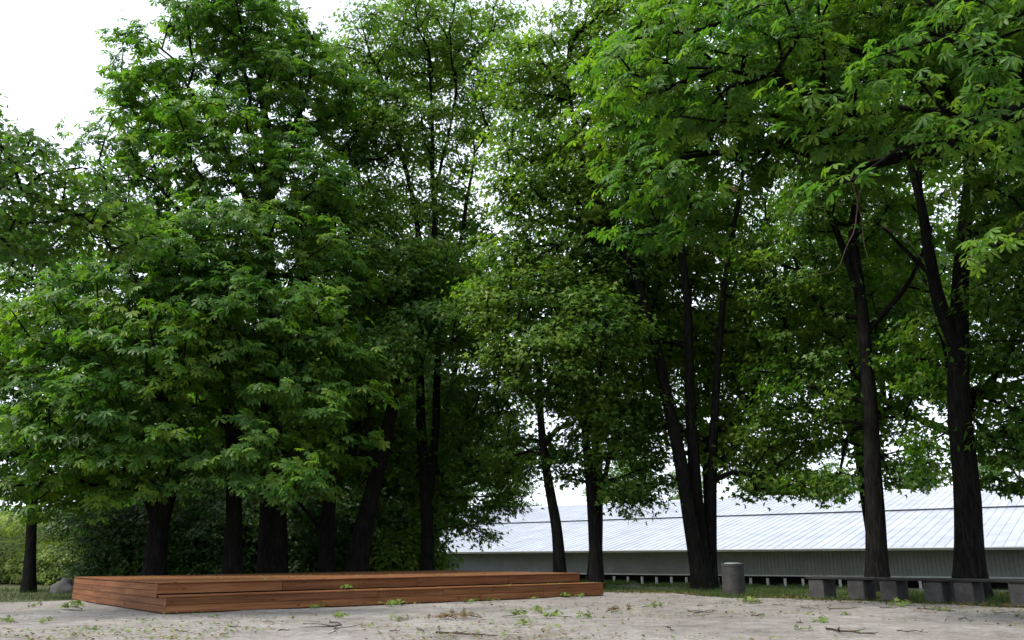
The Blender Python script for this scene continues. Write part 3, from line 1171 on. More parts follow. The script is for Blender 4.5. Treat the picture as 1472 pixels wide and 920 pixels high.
# leaning trunk
report(make_tree('maple_tree', 'maple whose thick trunk leans to the right behind the stage', 'tree',
    [S([(508, 838), (520, 770), (540, 690), (556, 620), (566, 540), (562, 450), (575, 380)], 31.0, 0.42, 0.08), S([(538, 700), (528, 620), (530, 540), (515, 470)], 31.0, 0.12, 0.04)],
    [BL(560, 520, 75, 42, 29.5), BL(640, 470, 70, 40, 30), BL(590, 400, 80, 60, 31), BL(540, 620, 60, 50, 33.5), BL(560, 700, 45, 35, 34)], 'maple', 5, sep=0.85, pad_r=0.8, per_pad=155, size=0.19, thin=0.26))
# the open upright tree in the middle
report(make_tree('maple_tree', 'tall open maple with steep bare limbs and a thin see-through crown', 'tree',
    [S([(615, 838), (613, 740), (606, 640), (602, 520), (606, 430), (600, 330), (575, 220), (550, 120)], 34.0, 0.27, 0.06),
     S([(614, 720), (626, 620), (630, 520), (640, 420), (665, 330), (680, 220)], 34.0, 0.20, 0.05), S([(606, 440), (625, 340), (622, 240), (620, 140), (610, 50)], 34.0, 0.17, 0.04),
     S([(602, 420), (560, 330), (530, 260), (505, 180)], 34.0, 0.12, 0.03), S([(622, 300), (640, 210), (655, 120)], 34.0, 0.09, 0.03)],
    [BL(600, 60, 110, 75, 34, 3.2), BL(520, 90, 70, 70, 34), BL(660, 90, 50, 80, 34, 2.5), BL(580, 190, 100, 60, 34, 2.6, .7), BL(670, 260, 40, 110, 34.5, 2, .8), BL(540, 300, 50, 60, 35, 2, .6), BL(620, 300, 75, 70, 35, 2.4, .45), BL(640, 390, 70, 45, 34.5, 2.2), BL(715, 50, 45, 60, 34, 2), BL(700, 160, 25, 60, 34, 1.5)],
    'maple', 6, sep=0.95, pad_r=0.9, per_pad=135, size=0.19, thin=0.30, mat=M['light_maple'], n_try=2400, up=0.7))
report(make_tree('maple_tree', 'dark maple with drooping foliage hanging in front of the left end of the shed', 'tree',
    [S([(622, 838), (622, 740), (640, 620), (655, 520), (660, 420)], 37.0, 0.24, 0.06)],
    [BL(680, 560, 75, 90, 36), BL(690, 670, 75, 60, 35.5), BL(650, 640, 60, 80, 36), BL(700, 735, 42, 35, 35), BL(700, 460, 60, 70, 36), BL(590, 610, 55, 80, 37), BL(640, 740, 40, 40, 36)],
    'maple', 7, sep=0.9, pad_r=0.85, per_pad=120, size=0.205, thin=0.24, n_try=2400))
# two slim leaning trunks in front of the shed
report(make_tree('maple_tree', 'slim dark trunk leaning left beside the right end of the stage', 'tree',
    [S([(806, 846), (800, 760), (786, 680), (776, 590), (772, 500), (765, 400)], 30.0, 0.225, 0.06)],
    [BL(735, 430, 65, 50, 28), BL(775, 510, 75, 50, 27.8), BL(800, 570, 60, 45, 29), BL(740, 340, 55, 60, 29), BL(740, 640, 40, 40, 31), BL(820, 440, 60, 50, 28)], 'maple', 8, sep=0.8, pad_r=0.75, per_pad=130, size=0.195, thin=0.24, mat=M['light_maple']))
report(make_tree('maple_tree', 'slim upright trunk forking low beside the right end of the stage', 'tree',
    [S([(857, 846), (852, 740), (845, 640), (840, 560), (850, 460), (860, 380)], 29.5, 0.22, 0.06), S([(853, 735), (872, 680), (885, 600), (892, 520)], 29.5, 0.11, 0.04)],
    [BL(865, 480, 65, 55, 27.8), BL(850, 560, 75, 50, 29), BL(900, 620, 70, 60, 29.5), BL(870, 390, 70, 60, 29.5), BL(925, 690, 45, 40, 29.5), BL(820, 660, 45, 35, 30), BL(905, 705, 50, 22, 29.5)], 'maple', 9, sep=0.85, pad_r=0.8, per_pad=155, size=0.19, thin=0.26))
# triple-stemmed maple
report(make_tree('maple_tree', 'large maple with three stems rising from one base beside the round bin', 'tree',
    [S([(1008, 846), (990, 730), (962, 580), (925, 430), (875, 320), (838, 225), (815, 110)], 28.5, 0.28, 0.06), S([(1014, 846), (1000, 700), (990, 560), (985, 420), (965, 250), (955, 120)], 28.9, 0.26, 0.06),
     S([(1022, 846), (1022, 720), (1026, 600), (1034, 480), (1055, 330), (1070, 200)], 29.2, 0.22, 0.05)],
    [BL(775, 110, 80, 80, 29), BL(860, 60, 100, 80, 29), BL(755, 240, 65, 110, 28.5), BL(840, 240, 90, 110, 28.5), BL(930, 180, 90, 120, 28.5, None, .8), BL(900, 350, 90, 70, 31), BL(760, 360, 60, 60, 28.5), BL(1000, 340, 100, 100, 31.5, None, .8),
     BL(1065, 480, 90, 90, 31.5, None, .8), BL(950, 480, 80, 60, 31.5, None, .8), BL(1095, 640, 90, 45, 30), BL(1040, 600, 60, 60, 32), BL(1130, 690, 65, 22, 29.5), BL(920, 600, 50, 60, 31.5), BL(1000, -90, 150, 90, 27, 4.0, .5)],
    'maple', 10, sep=0.88, pad_r=0.95, per_pad=130, size=0.205, mat=M['light_maple'], thin=0.28, n_try=4200, attach=0.2))
# straight trunk with leafy shoots
report(make_tree('maple_tree', 'straight dark trunk clothed in leafy shoots behind the benches', 'tree',
    [S([(1261, 846), (1258, 720), (1250, 600), (1240, 460), (1228, 330), (1250, 200), (1265, 80)], 26.0, 0.32, 0.08), S([(1242, 480), (1275, 445), (1310, 400), (1340, 330)], 26.0, 0.12, 0.04),
     S([(1236, 420), (1200, 330), (1160, 260), (1120, 190)], 26.0, 0.14, 0.04)],
    [BL(1185, 440, 85, 80, 27.6), BL(1165, 560, 80, 70, 27.8), BL(1225, 610, 75, 50, 27.8), BL(1245, 520, 45, 80, 27.4), BL(1200, 300, 90, 80, 26.5), BL(1120, 360, 70, 90, 27), BL(1300, 560, 45, 70, 27), BL(1210, 180, 100, 80, 26.5), BL(1310, 670, 50, 30, 27), BL(1185, 690, 50, 20, 27.5),
     BL(1140, 150, 90, 90, 27), BL(1290, 330, 60, 60, 28, 2), BL(1090, 250, 60, 90, 28, 2.5), BL(1310, 460, 45, 60, 28, 2), BL(1200, -110, 150, 110, 24, 4.0, .7)],
    'maple', 11, sep=0.95, pad_r=0.9, per_pad=160, size=0.19, thin=0.30, n_try=3400, attach=0.25))
# thick forked trunk
report(make_tree('maple_tree', 'thick dark trunk forking high up behind the last bench', 'tree',
    [S([(1396, 856), (1392, 740), (1382, 600), (1376, 480), (1384, 350), (1392, 230), (1370, 130), (1360, 20)], 22.5, 0.385, 0.09), S([(1376, 500), (1345, 420), (1328, 310), (1300, 215), (1280, 100)], 22.5, 0.22, 0.05),
     S([(1330, 330), (1322, 260), (1330, 180)], 22.5, 0.12, 0.04), S([(1345, 400), (1300, 360), (1265, 325)], 22.3, 0.09, 0.03)],
    [BL(1440, 470, 60, 100, 23.5), BL(1435, 610, 60, 70, 23.5), BL(1450, 330, 50, 70, 23), BL(1380, 60, 130, 90, 23), BL(1440, 690, 50, 22, 23), BL(1520, 400, 80, 160, 23, None, .6), BL(1260, 70, 90, 70, 23.5), BL(1450, 180, 80, 80, 23), BL(1340, 640, 40, 30, 24), BL(1350, 170, 80, 60, 24), BL(1335, 520, 35, 60, 25, 1.5), BL(1350, -130, 170, 110, 20.5, 4.0, .9)],
    'maple', 12, sep=0.9, pad_r=0.85, per_pad=160, size=0.19, thin=0.27, n_try=3000, attach=0.3))
# near chestnut on the right, only its overhanging branches are in view
near = make_tree('chestnut_tree', 'near horse chestnut with large leaves on long branches overhanging the benches', 'tree',
    [S([(1800, 980), (1790, 700), (1770, 400), (1740, 100), (1700, -200), (1680, -420)], 13.5, 0.40, 0.10), S([(1762, 330), (1600, 220), (1450, 165), (1290, 160), (1180, 140), (1100, 112), (1040, 95)], 13.2, 0.20, 0.035),
     S([(1740, 150), (1560, 20), (1400, -40), (1250, -60), (1080, -40)], 13.5, 0.16, 0.03)],
    [BL(1280, 145, 190, 38, 11.5, 1.6), BL(1110, 70, 110, 60, 12.5, 1.5), BL(930, 90, 70, 80, 13.5, 1.0), BL(940, 230, 60, 60, 13.5, 0.9), BL(1010, 160, 80, 60, 13.5, 1.0, .7), BL(1400, 60, 130, 60, 12, 1.5), BL(1250, 10, 190, 55, 13, 1.6), BL(1420, 190, 90, 40, 11, 1.2),
     BL(1225, 265, 55, 16, 11, 0.6), BL(1040, 10, 120, 40, 13.5, 1.5), BL(1440, 350, 40, 28, 10.5, 0.5), BL(1650, 100, 180, 200, 13, 2.6, .2), BL(1330, -190, 330, 120, 12.5, 3.2, .12), BL(1520, 60, 90, 120, 12, 1.8, .5)],
    'chestnut', 13, sep=0.68, pad_r=0.64, per_pad=29, size=0.185, detail=1, thin=0.24, n_try=2600, attach=0.25, leaf_parts=160, shell=0.6)
report(near)
nb_ = np.array(near[0].location)
o = ob('leaf', mesh_np('leaf', *TM[('chestnut', 1)][1], M['dry']), near[0])
p = at(1052, 270, 13.2) - nb_
o.matrix_local = Matrix.LocRotScale(Vector(p), Matrix.Rotation(1.1, 3, 'X') @ Matrix.Rotation(0.8, 3, 'Z'), Vector((0.13,) * 3))
tag(o, 'single withered yellow leaf')
for sd_, pl in ((1, [(1240, 250), (1225, 330), (1205, 385), (1165, 398)]), (2, [(1265, 330), (1300, 345), (1325, 372), (1332, 385)]), (3, [(1300, 215), (1232, 240), (1236, 300), (1244, 370)])):
    q_, s_ = resample(np.array([at(x_, y_, 12.0) for x_, y_ in pl]), 0.15)
    q_ = q_ + (np.stack([vnoise(q_, 3.0, sd_ + k_) for k_ in range(3)], 1) - 0.5) * 0.12
    v_, f_ = tube_np(q_ - nb_, np.linspace(0.012, 0.004, len(q_)), 5)
    ob('dead_twig', mesh_np('dead_twig', v_, f_, M['twig'], True), near[0])
# near maple on the left edge
report(make_tree('maple_tree', 'near maple reaching in from the left beyond the grass edge', 'tree',
    [S([(-300, 905), (-290, 700), (-260, 450), (-220, 200), (-200, 0)], 17.0, 0.30, 0.07), S([(-262, 460), (-140, 330), (-20, 270), (90, 300), (150, 330)], 16.5, 0.11, 0.03)],
    [BL(20, 225, 60, 40, 16, 1.2), BL(110, 290, 80, 50, 16.5, 1.2), BL(170, 330, 45, 40, 16.5, 1.0), BL(30, 330, 60, 45, 16.5, 1.2), BL(-150, 200, 130, 160, 17, 2.2, .5)],
    'maple', 14, sep=0.6, pad_r=0.6, per_pad=70, size=0.15, detail=1, thin=0.25, n_try=1500))
# slim trunk at far left on the grass
report(make_tree('maple_tree', 'slim dark trunk standing alone on the grass left of the stage', 'tree',
    [S([(42, 848), (45, 770), (46, 700), (50, 600), (55, 480), (60, 380)], 30.5, 0.20, 0.06)],
    [BL(60, 450, 90, 70, 31), BL(30, 560, 90, 70, 31), BL(110, 590, 80, 60, 32), BL(20, 680, 60, 50, 31.5), BL(100, 690, 60, 40, 32.5), BL(60, 350, 70, 60, 32), BL(-20, 500, 60, 90, 32), BL(150, 520, 60, 60, 33)], 'maple', 15, sep=0.9, pad_r=0.85, per_pad=105, size=0.22, thin=0.27))

# out-of-frame tree added on the right to block light; its left side shows
report(make_tree('maple_tree', 'very dark dense maple at the right edge beyond the last bench', 'tree',
    [S([(1590, 870), (1585, 700), (1575, 500), (1560, 300), (1540, 100), (1530, -60)], 21.5, 0.36, 0.07)],
    [BL(1500, 480, 90, 120, 21.5), BL(1490, 300, 90, 110, 21.5), BL(1500, 620, 80, 70, 22), BL(1480, 100, 110, 110, 21.5), BL(1640, 350, 110, 300, 21.5, 3.0, .4), BL(1560, -110, 200, 130, 19, 4.0, .3)],
    'maple', 16, sep=0.9, pad_r=0.85, per_pad=80, size=0.225, thin=0.2, n_try=2600))


# broad chestnut with unseen trunk, added so that its crown shades the benches
report(make_tree('chestnut_tree', 'broad horse chestnut beyond the last bench whose sunlit left side hangs over the yard', 'tree',
    [S([(1650, 890), (1645, 700), (1630, 480), (1600, 260), (1560, 60), (1500, -120)], 17.5, 0.42, 0.09), S([(1622, 420), (1500, 240), (1380, 150), (1240, 90), (1100, 60), (1000, 80)], [17.5, 17.7, 18, 18.3, 18.5, 18.5], 0.2, 0.04),
     S([(1590, 200), (1450, 20), (1300, -80), (1150, -120), (1020, -110)], [17.5, 18, 18.3, 18.6, 18.8], 0.19, 0.04)],
    [BL(950, 120, 90, 130, 18.5, 2.2), BL(1060, 150, 100, 130, 19, 2.4, .8), BL(945, 290, 60, 80, 18, 1.4), BL(1180, 50, 130, 110, 18.5, 2.6, .9), BL(1330, -40, 170, 100, 18, 3.0, .8), BL(1100, -90, 150, 70, 18.8, 2.8),
     BL(1400, 130, 130, 90, 18, 2.5, .8), BL(1250, 200, 110, 60, 19, 2.2, .7), BL(1500, 250, 90, 110, 17.5, 2.2, .7), BL(1380, -190, 260, 90, 18, 3.5, .6)],
    'chestnut', 17, sep=0.95, pad_r=0.9, per_pad=42, size=0.245, thin=0.2, n_try=3400, attach=0.3, leaf_parts=80))


# ------------------------------------------------------------------ trees further back
def copy_tree(o, loc, rz, k, label=None):
    c = o.copy()
    COL.objects.link(c)
    c.location = [float(a_) for a_ in loc]
    c.rotation_euler = (0, 0, rz)
    c.scale = (k, k, k)
    if label:
        c['label'] = label
    for ch in o.children:
        d = ch.copy()
        COL.objects.link(d)
        d.parent = c
    return c


def proto(name, label, cat, group, seed, h, kind='maple', mat=None, low=2.0, size=0.26, per_pad=115, sep=1.2, thin=0.25):
    rng = np.random.default_rng(seed)
    st = [([np.array([0, 0, 0.0]), np.array([0.2, 0.1, h * 0.3]), np.array([-0.1, 0.2, h * 0.6]), np.array([0.1, 0, h * 0.9])], 0.26, 0.05)]
    bl = []
    for k in range(9):
        z = low + (h - low) * (k + 0.6) / 9.3
        w = 0.30 * h * math.sin(math.pi * (0.18 + 0.74 * (k + 0.5) / 9)) ** 0.8
        an = rng.uniform(0, 6.28)
        bl.append((np.array([math.cos(an) * w * 0.4, math.sin(an) * w * 0.4, z]), (w * 0.72, w * 0.72, h * 0.10)))
    return make_tree(name, label, cat, st, bl, kind, seed, sep=sep, pad_r=1.15, per_pad=per_pad, size=size, mat=mat, thin=thin, group=group, n_try=2600, attach=0.12)


BGG = 'background trees behind the big trunks'
pa = proto('background_tree', 'dark leafy background tree standing behind the thick straight chestnut trunk', 'tree', BGG, 31, 16.0)
pb = proto('background_tree', 'dark leafy background tree behind the boulder and the forked leaning chestnut', 'tree', BGG, 32, 14.0)
pc = proto('background_tree', 'high-crowned background tree directly behind the triple-stemmed maple', 'tree', BGG, 33, 18.0, low=5.5, size=0.24, per_pad=68, sep=1.25, thin=0.40)
for t in (pa, pb, pc):
    report(t)
BT = [('a', 410, 45, 1.15, None), ('b', 180, 42, 0.95, None),
      ('a', 275, 44, 1.05, 'dark leafy background tree between the forked chestnut and the low-branched chestnut'),
      ('b', 345, 40, 0.95, 'dark leafy background tree behind the chestnut with the bare low branch'),
      ('a', 475, 42, 1.0, 'dark leafy background tree behind the slim maple with low side branches'),
      ('b', 535, 41, 1.05, 'dark leafy background tree behind the maple leaning to the right'),
      ('a', 600, 48, 1.2, 'dark leafy background tree behind the open see-through maple'),
      ('b', -230, 40, 1.1, 'dark leafy background tree beyond the near maple at the left'),
      ('c', 1018, 37, 1.0, None),
      ('c', 1264, 37, 1.3, 'high-crowned background tree directly behind the trunk clothed in leafy shoots'),
      ('c', 1394, 36, 1.3, 'high-crowned background tree directly behind the thick forked trunk'),
      ('c', 855, 38, 1.2, 'high-crowned background tree directly behind the slim low-forking trunk')]
seen = set()
for i, (w_, px, Y_, k, lab) in enumerate(BT):
    p = at(px, 800, Y_)
    z = float(ground_z(p[0], p[1]))
    src = {'a': pa, 'b': pb, 'c': pc}[w_][0]
    if w_ not in seen:
        seen.add(w_)
        src.location = (p[0], p[1], z)
        src.scale = (k, k, k)
    else:
        copy_tree(src, (p[0], p[1], z), i * 1.7, k, lab)


for i, (px, Y_, k) in enumerate([(650, 118, 1.15), (735, 112, 0.95), (905, 110, 1.05), (985, 106, 0.95), (1130, 104, 1.0), (1215, 100, 0.9), (1340, 98, 0.85), (1450, 96, 1.0)]):
    p = at(px, 800, Y_)
    c = copy_tree((pa, pb)[i % 2][0], (p[0], p[1], -1.15), i * 2.3, k, 'distant tree whose crown rises behind the ridge of the white shed roof')
    c['group'] = 'distant trees beyond the shed'


# ------------------------------------------------------------------ bushes
def bush(name, label, cat, group, seed, w, h, kind, mat, size, per_pad, sep, detail=0):
    rng = np.random.default_rng(seed)
    st = []
    for k in range(5):
        an = k * 1.257 + rng.uniform(-0.3, 0.3)
        d = np.array([math.cos(an), math.sin(an), 0])
        st.append(([d * 0.08, d * w * 0.18 + np.array([0, 0, h * 0.3]), d * w * 0.34 + np.array([0, 0, h * 0.62])], 0.045, 0.015))
    bl = [(np.array([0, 0, h * 0.55]), (w * 0.5, w * 0.5, h * 0.42)), (np.array([0, 0, h * 0.2]), (w * 0.52, w * 0.52, h * 0.2), 1.6)]
    for k in range(5):
        an = rng.uniform(0, 6.28)
        bl.append((np.array([math.cos(an) * w * 0.3, math.sin(an) * w * 0.3, h * rng.uniform(0.3, 0.8)]), (w * 0.3, w * 0.3, h * 0.26)))
    return make_tree(name, label, cat, st, bl, kind, seed, sep=sep, pad_r=0.5, per_pad=per_pad, size=size, mat=mat, thin=0.1, group=group, n_try=1500, attach=0.2, shell=0.5, bark=M['twig'], zmin=0.2)


UL = 'dark green understorey bush behind the boulder at the forked chestnut'
UG = 'understorey bushes behind the stage'
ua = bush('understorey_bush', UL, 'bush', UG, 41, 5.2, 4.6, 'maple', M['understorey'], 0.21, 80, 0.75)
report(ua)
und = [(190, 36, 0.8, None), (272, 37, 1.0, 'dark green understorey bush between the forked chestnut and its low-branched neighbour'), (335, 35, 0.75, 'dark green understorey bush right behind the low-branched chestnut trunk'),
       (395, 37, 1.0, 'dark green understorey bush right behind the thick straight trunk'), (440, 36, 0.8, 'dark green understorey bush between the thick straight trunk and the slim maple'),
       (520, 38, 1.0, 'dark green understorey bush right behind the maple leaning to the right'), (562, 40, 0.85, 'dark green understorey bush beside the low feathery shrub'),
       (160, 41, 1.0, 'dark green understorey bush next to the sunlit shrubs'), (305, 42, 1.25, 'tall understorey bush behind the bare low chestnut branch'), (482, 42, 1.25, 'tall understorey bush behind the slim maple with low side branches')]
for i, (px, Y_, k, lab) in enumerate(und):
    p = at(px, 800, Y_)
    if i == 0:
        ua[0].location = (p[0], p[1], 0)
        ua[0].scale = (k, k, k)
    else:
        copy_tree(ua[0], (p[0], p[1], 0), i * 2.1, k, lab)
BLb = 'bright yellow green sunlit shrub beyond the lone slim trunk'
ba = bush('sunlit_shrub', BLb, 'shrub', 'sunlit shrubs on the far lawn', 42, 3.6, 2.6, 'maple', M['bright'], 0.15, 110, 0.6)
report(ba)
for i, (px, Y_, k) in enumerate([(20, 41, 0.8), (75, 40, 0.75), (118, 39, 0.85), (-30, 41, 0.9), (-90, 44, 1.2), (50, 47, 1.3), (-20, 50, 1.4), (110, 47, 1.4), (0, 60, 1.8), (80, 62, 1.8)]):
    p = at(px, 800, Y_)
    if i == 0:
        ba[0].location = (p[0], p[1], 0)
        ba[0].scale = (k, k, k)
    else:
        copy_tree(ba[0], (p[0], p[1], 0), i * 1.3, k)
# feathery shrub at the back corner of the stage
p = at(592, 800, 36)
fb = bush('feathery_shrub', 'low feathery green shrub between the open maple and the leaning trunk', 'shrub', None, 43, 2.6, 2.0, 'shrub', M['maple'], 0.24, 150, 0.55)
fb[0].location = (p[0], p[1], 0)

# ------------------------------------------------------------------ boulders
def boulder(px, py, Y_, w, h, label, seed):
    n1, n2 = 18, 10
    v, f = [], []
    for i in range(n2 + 1):
        t = math.pi * 0.62 * i / n2
        for k in range(n1):
            a = 2 * math.pi * k / n1
            v.append((math.sin(t) * math.cos(a), math.sin(t) * math.sin(a) * 0.8, math.cos(t)))
    v = np.array(v)
    k = 0.55 + 0.75 * vnoise(v, 1.5, seed) + 0.26 * vnoise(v, 3.7, seed)
    v = v * k[:, None] * np.array([w / 2, w / 2, h])
    f = [(i * n1 + k_, (i + 1) * n1 + k_, (i + 1) * n1 + (k_ + 1) % n1, i * n1 + (k_ + 1) % n1) for i in range(n2) for k_ in range(n1)]
    p_ = at(px, py, Y_)
    s_ = MB()
    s_.add(v, f)
    o_ = s_.build('boulder', M['stone'], None, True, (p_[0], p_[1], 0.0))
    return tag(o_, label, 'boulder')


boulder(92, 845, 29.5, 0.85, 0.36, 'low grey boulder on the grass at the far left corner of the stage', 3)
boulder(226, 835, 26.7, 1.0, 0.55, 'grey boulder at the foot of the forked leaning chestnut trunk', 8)

# ------------------------------------------------------------------ grass
rng = np.random.default_rng(77)


def blades(n, xlo, xhi, dmax, hmin, hmax):
    x = rng.uniform(xlo, xhi, n)
    y = edge_at(x) - 0.7 + rng.random(n) ** 1.3 * dmax
    den = vnoise(np.stack([x, y, 0 * x], 1), 0.9, 4)
    k = den > rng.uniform(0.25, 0.75, n) + 0.25 * np.clip((edge_at(x) + 0.1 - y) / 0.6, 0, 1)
    x, y = x[k], y[k]
    # nothing inside the stage
    dx, dy = x - A[0], y - A[1]
    lx, ly = dx * u[0] + dy * u[1], -dx * u[1] + dy * u[0]
    k = ~((lx > -0.05) & (lx < LEN + 0.05) & (ly > -0.05) & (ly < DEP + 0.05))
    x, y = x[k], y[k]
    n = len(x)
    h = rng.uniform(hmin, hmax, n) * (0.5 + vnoise(np.stack([x, y, 0 * x], 1), 0.7, 9))
    z = ground_z(x, y) - 0.02
    a = rng.uniform(0, 6.28, n)
    w = rng.uniform(0.006, 0.014, n)
    b0 = np.stack([x - np.cos(a) * w, y - np.sin(a) * w, z], 1)
    b1 = np.stack([x + np.cos(a) * w, y + np.sin(a) * w, z], 1)
    tx = np.stack([x + rng.normal(0, 0.45, n) * h, y + rng.normal(0, 0.45, n) * h, z + h], 1)
    return np.stack([b0, b1, tx], 1).reshape(-1, 3)


vv = np.concatenate([blades(26000, -30, -9, 12, 0.05, 0.16), blades(70000, 1, 17, 12, 0.05, 0.17), blades(9000, -9, 1, 9, 0.05, 0.15)])
ff = np.arange(len(vv)).reshape(-1, 3)
o = ob('grass', mesh_np('grass', vv, ff, M['grass']))
tag(o, 'short patchy grass along the edges of the sandy yard', 'grass', kind='stuff')

# ------------------------------------------------------------------ litter on the ground
rng = np.random.default_rng(90)
n = 8000
px = rng.uniform(-60, 1530, n)
py = 848 + 76 * rng.random(n) ** 0.8
pts = np.array([gp(a_, b_) for a_, b_ in zip(px, py)])
k = (pts[:, 1] < edge_at(pts[:, 0]) + 0.3) & (vnoise(pts, 0.6, 6) > rng.uniform(0.3, 0.8, n))
dx, dy = pts[:, 0] - A[0], pts[:, 1] - A[1]
lx, ly = dx * u[0] + dy * u[1], -dx * u[1] + dy * u[0]
k &= ~((lx > -0.05) & (lx < LEN + 0.05) & (ly > -0.05) & (ly < DEP))
pts = pts[k]
n = len(pts)
pts[:, 2] = 0.05
az = rng.uniform(0, 6.28, n)
rot = frames(np.stack([np.cos(az), np.sin(az), rng.normal(0, 0.1, n)], 1), np.stack([rng.normal(0, 0.3, n), rng.normal(0, 0.3, n), np.ones(n)], 1))
h_ = n // 2
tmm = TM[('maple', 0)]
o = ob('leaf_litter', leaves_mesh('leaf_litter', tmm, pts[:h_], rot[:h_], rng.uniform(0.03, 0.09, h_), rng.integers(0, 5, h_), M['dry']))
tag(o, 'scattered brown leaf litter on the sandy yard', 'leaf litter', kind='stuff')
o = ob('leaf_litter', leaves_mesh('leaf_litter', tmm, pts[h_:], rot[h_:], rng.uniform(0.03, 0.09, n - h_), rng.integers(0, 5, n - h_), M['fallen']))
tag(o, 'scattered small green leaves on the sandy yard', 'leaf litter', kind='stuff')
n = 1500
tb = rng.uniform(-6, 7, n)
pts = np.concatenate([q0 + bu * tb[:, None] + np.stack([-bu[1], bu[0]], 0) * rng.normal(0.0, 0.7, n)[:, None], np.full((n, 1), 0.04)], 1)
az = rng.uniform(0, 6.28, n)
rot = frames(np.stack([np.cos(az), np.sin(az), rng.normal(0, 0.1, n)], 1), np.stack([rng.normal(0, 0.3, n), rng.normal(0, 0.3, n), np.ones(n)], 1))
o = ob('leaf_litter', leaves_mesh('leaf_litter', tmm, pts, rot, rng.uniform(0.04, 0.11, n), rng.integers(0, 5, n), M['dry']))
tag(o, 'brown leaf litter under and in front of the benches', 'leaf litter', kind='stuff')
# leaves that fell on the stage
n = 260
lx, ly = rng.uniform(0.1, LEN - 0.5, n), rng.uniform(STEP, DEP - 0.1, n)
pts = np.array([stage_pt(a_, b_, HT + 0.012) for a_, b_ in zip(lx, ly)])
lx2 = rng.uniform(LEN * 0.3, LEN - 0.1, 60)
pts2 = np.array([stage_pt(a_, rng.uniform(0.05, STEP - 0.1), HS + 0.012) for a_ in lx2])
pts = np.concatenate([pts, pts2])
n = len(pts)
az = rng.uniform(0, 6.28, n)
rot = frames(np.stack([np.cos(az), np.sin(az), rng.normal(0, 0.15, n)], 1), np.stack([rng.normal(0, 0.4, n), rng.normal(0, 0.4, n), np.ones(n)], 1))
o = ob('leaf_litter', leaves_mesh('leaf_litter', tmm, pts, rot, rng.uniform(0.04, 0.10, n), rng.integers(0, 5, n), M['fallen']))
tag(o, 'fallen leaves lying on the stage planks and step', 'leaf litter', kind='stuff')


def sprig(seed, nl, length, mat, kind='chestnut', size=0.11):
    """a broken-off leafy shoot lying on the ground: stalk + leaves"""
    r = np.random.default_rng(seed)
    t = np.linspace(0, 1, 6)
    pts_ = np.stack([t * length, 0.12 * length * np.sin(t * 4 + seed), 0.03 + 0.05 * t], 1)
    v_, f_ = tube_np(pts_, np.linspace(0.011, 0.004, 6), 5)
    tw_ = mesh_np('stalk', v_, f_, M['twig'], True)
    tt_ = r.uniform(0.35, 1.05, nl)
    c = np.stack([np.interp(tt_, t, pts_[:, k_]) for k_ in range(3)], 1) + r.normal(size=(nl, 3)) * np.array([0.10, 0.10, 0.02])
    c[:, 2] = 0.03 + np.abs(r.normal(0, 0.045, nl)) + 0.03
    d_ = r.normal(size=(nl, 3))
    d_[:, 2] = r.uniform(-0.2, 0.7, nl)
    nn_ = r.normal(size=(nl, 3)) * 0.6 + np.array([0, 0, 1])
    lv_ = leaves_mesh('leaves', TM[(kind, 1)], c, frames(d_, nn_), size * r.uniform(0.7, 1.2, nl), r.integers(0, 5, nl), mat)
    return tw_, lv_


sp = [sprig(1, 12, 0.55, M['fallen']), sprig(2, 8, 0.4, M['fallen']), sprig(3, 16, 0.7, M['fallen'], 'maple', 0.14), sprig(4, 9, 0.5, M['dry'], 'chestnut', 0.12)]


def put_sprig(px_, py_, k_, sc_, label, group, cat='sprig', name='fallen_sprig', z=None):
    p_ = gp(px_, py_, z if z else 0.0)
    o_ = empty(name, (p_[0], p_[1], z if z else 0.015), label, cat, group, rz=(px_ * 12.9) % 6.28)
    sc_ *= 0.82
    o_.scale = (sc_, sc_, sc_)
    ob('stalk', sp[k_][0], o_)
    lv_ = ob('leaves', sp[k_][1], o_)
    tag(lv_, kind='stuff')


GL = 'green leafy sprig fallen on the open sandy yard'
for (a_, b_, k_, c_) in [(42, 874, 1, 0.8), (12, 893, 1, 0.7), (28, 897, 0, 0.6), (62, 898, 1, 0.7), (137, 908, 1, 0.5), (478, 889, 0, 0.9), (585, 893, 1, 0.8), (722, 889, 2, 0.9), (742, 902, 0, 0.8), (782, 883, 0, 0.9), (822, 890, 2, 0.9),
                         (845, 889, 1, 0.9), (924, 875, 0, 0.9), (1188, 899, 1, 0.8), (1145, 908, 1, 0.6), (300, 890, 1, 0.5), (205, 896, 1, 0.5), (1215, 886, 1, 0.5), (665, 884, 1, 0.5), (520, 903, 1, 0.5)]:
    put_sprig(a_, b_, k_, c_, GL, 'green sprigs on the yard')
GB = 'green leafy sprig fallen on the yard edge in front of the benches'
for (a_, b_, k_, c_) in [(1068, 867, 2, 0.9), (1098, 869, 0, 1.0), (1272, 871, 2, 1.0), (1300, 875, 1, 0.9), (1375, 881, 0, 0.7), (1330, 878, 1, 0.6)]:
    put_sprig(a_, b_, k_, c_, GB, 'green sprigs by the benches')
GS = 'fresh green sprig lying against the foot of the stage front'
for (a_, b_, k_, c_) in [(448, 877, 1, 0.9), (552, 872, 0, 1.0), (578, 872, 2, 0.9), (668, 868, 1, 0.9), (702, 866, 1, 0.8), (760, 863, 1, 0.7), (818, 861, 2, 0.9), (838, 860, 1, 0.8)]:
    put_sprig(a_, b_, k_, c_, GS, 'green sprigs at the stage foot')
put_sprig(118, 880, 2, 1.35, 'large bright green leafy sprig beside the left side of the stage', None)
put_sprig(505, 848.5, 2, 0.8, 'green sprig lying on the step of the stage', None, z=HS + 0.01)
DL = 'withered brown leafy shoot lying on the sandy yard'
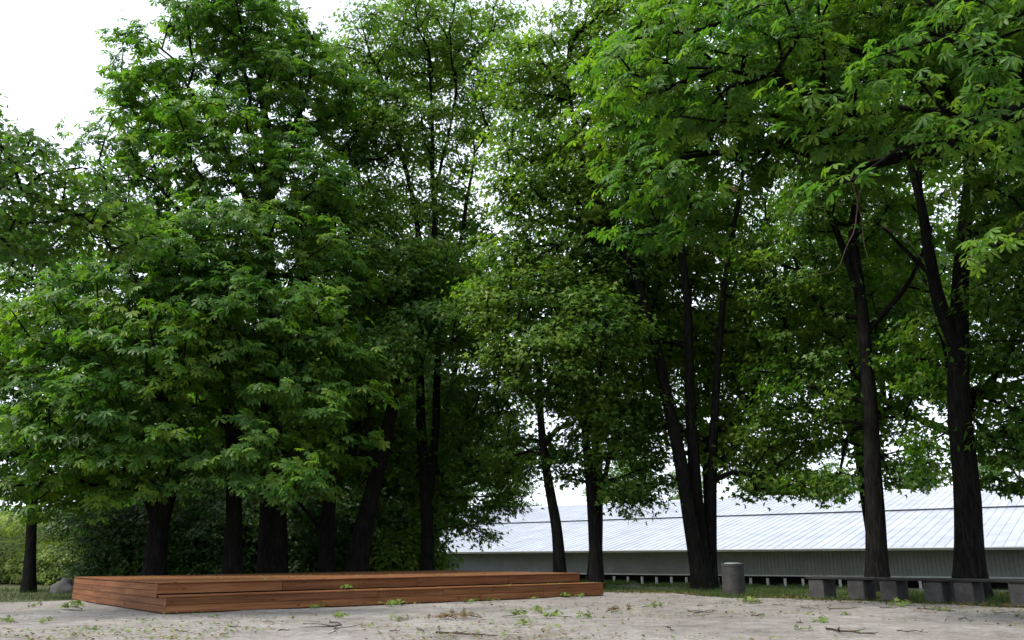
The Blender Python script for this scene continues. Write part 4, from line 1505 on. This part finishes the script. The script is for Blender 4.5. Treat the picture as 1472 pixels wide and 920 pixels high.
for (a_, b_, k_, c_) in [(652, 893, 3, 1.0), (690, 892, 3, 1.1), (870, 881, 3, 0.9), (640, 890, 3, 0.6)]:
    put_sprig(a_, b_, k_, c_, DL, 'withered shoots on the yard', name='withered_shoot', cat='shoot')


def stick(px0, py0, px1, py1, r_, seed, label, group, forks=2):
    rr = np.random.default_rng(seed)
    a_, b_ = gp(px0, py0), gp(px1, py1)
    d_ = b_ - a_
    l_ = np.linalg.norm(d_)
    t = np.linspace(0, 1, 9)
    sd_ = np.array([-d_[1], d_[0], 0]) / l_
    q = d_ * t[:, None] + sd_ * (np.cumsum(rr.normal(0, 0.05, 9)) * l_ * 0.5)[:, None] + np.array([0, 0, 0.035])
    q[:, 2] += np.abs(rr.normal(0, 0.012, 9))
    s_ = MB()
    s_.tube(q, np.linspace(r_, r_ * 0.4, 9), 6)
    for k_ in range(forks):
        i = int(rr.integers(2, 7))
        e = q[i] + (d_ / l_ * rr.uniform(0.3, 0.6) + sd_ * rr.choice([-1, 1]) * rr.uniform(0.3, 0.6)) * l_ * 0.35 + np.array([0, 0, rr.uniform(0, 0.10)])
        s_.tube([q[i], (q[i] + e) / 2 + rr.normal(0, 0.01, 3), e], [r_ * 0.55, r_ * 0.4, r_ * 0.2], 5)
    o_ = s_.build('fallen_stick', M['twig'], None, True, (a_[0], a_[1], 0.0))
    tag(o_, label, 'stick', group)


stick(626, 913, 712, 918, 0.018, 1, 'long forked dark stick on the yard in front of the stage', None, 2)
stick(1188, 908, 1258, 916, 0.018, 2, 'forked dark branch lying on the yard in front of the benches', None, 4)
stick(478, 895, 488, 916, 0.012, 4, 'thin branching twig sticking out below a green sprig', None, 4)
TL = 'thin dark twig lying on the sandy yard'
for i, (a_, b_, c_, d_) in enumerate([(600, 908, 607, 915), (560, 911, 575, 912), (990, 881, 1030, 884), (1000, 884, 1028, 880), (1150, 876, 1180, 879), (1190, 878, 1240, 876), (1266, 876, 1290, 877), (1318, 878, 1352, 881), (1290, 911, 1335, 913),
                                      (960, 905, 970, 911), (1430, 884, 1455, 884), (1080, 889, 1098, 887), (1145, 898, 1155, 899), (400, 910, 417, 909), (1110, 871, 1128, 874), (1380, 893, 1400, 896), (1003, 873, 1012, 874), (330, 906, 345, 904), (250, 910, 262, 913)]):
    stick(a_, b_, c_, d_, 0.010, 20 + i, TL, 'thin twigs on the yard', 1)
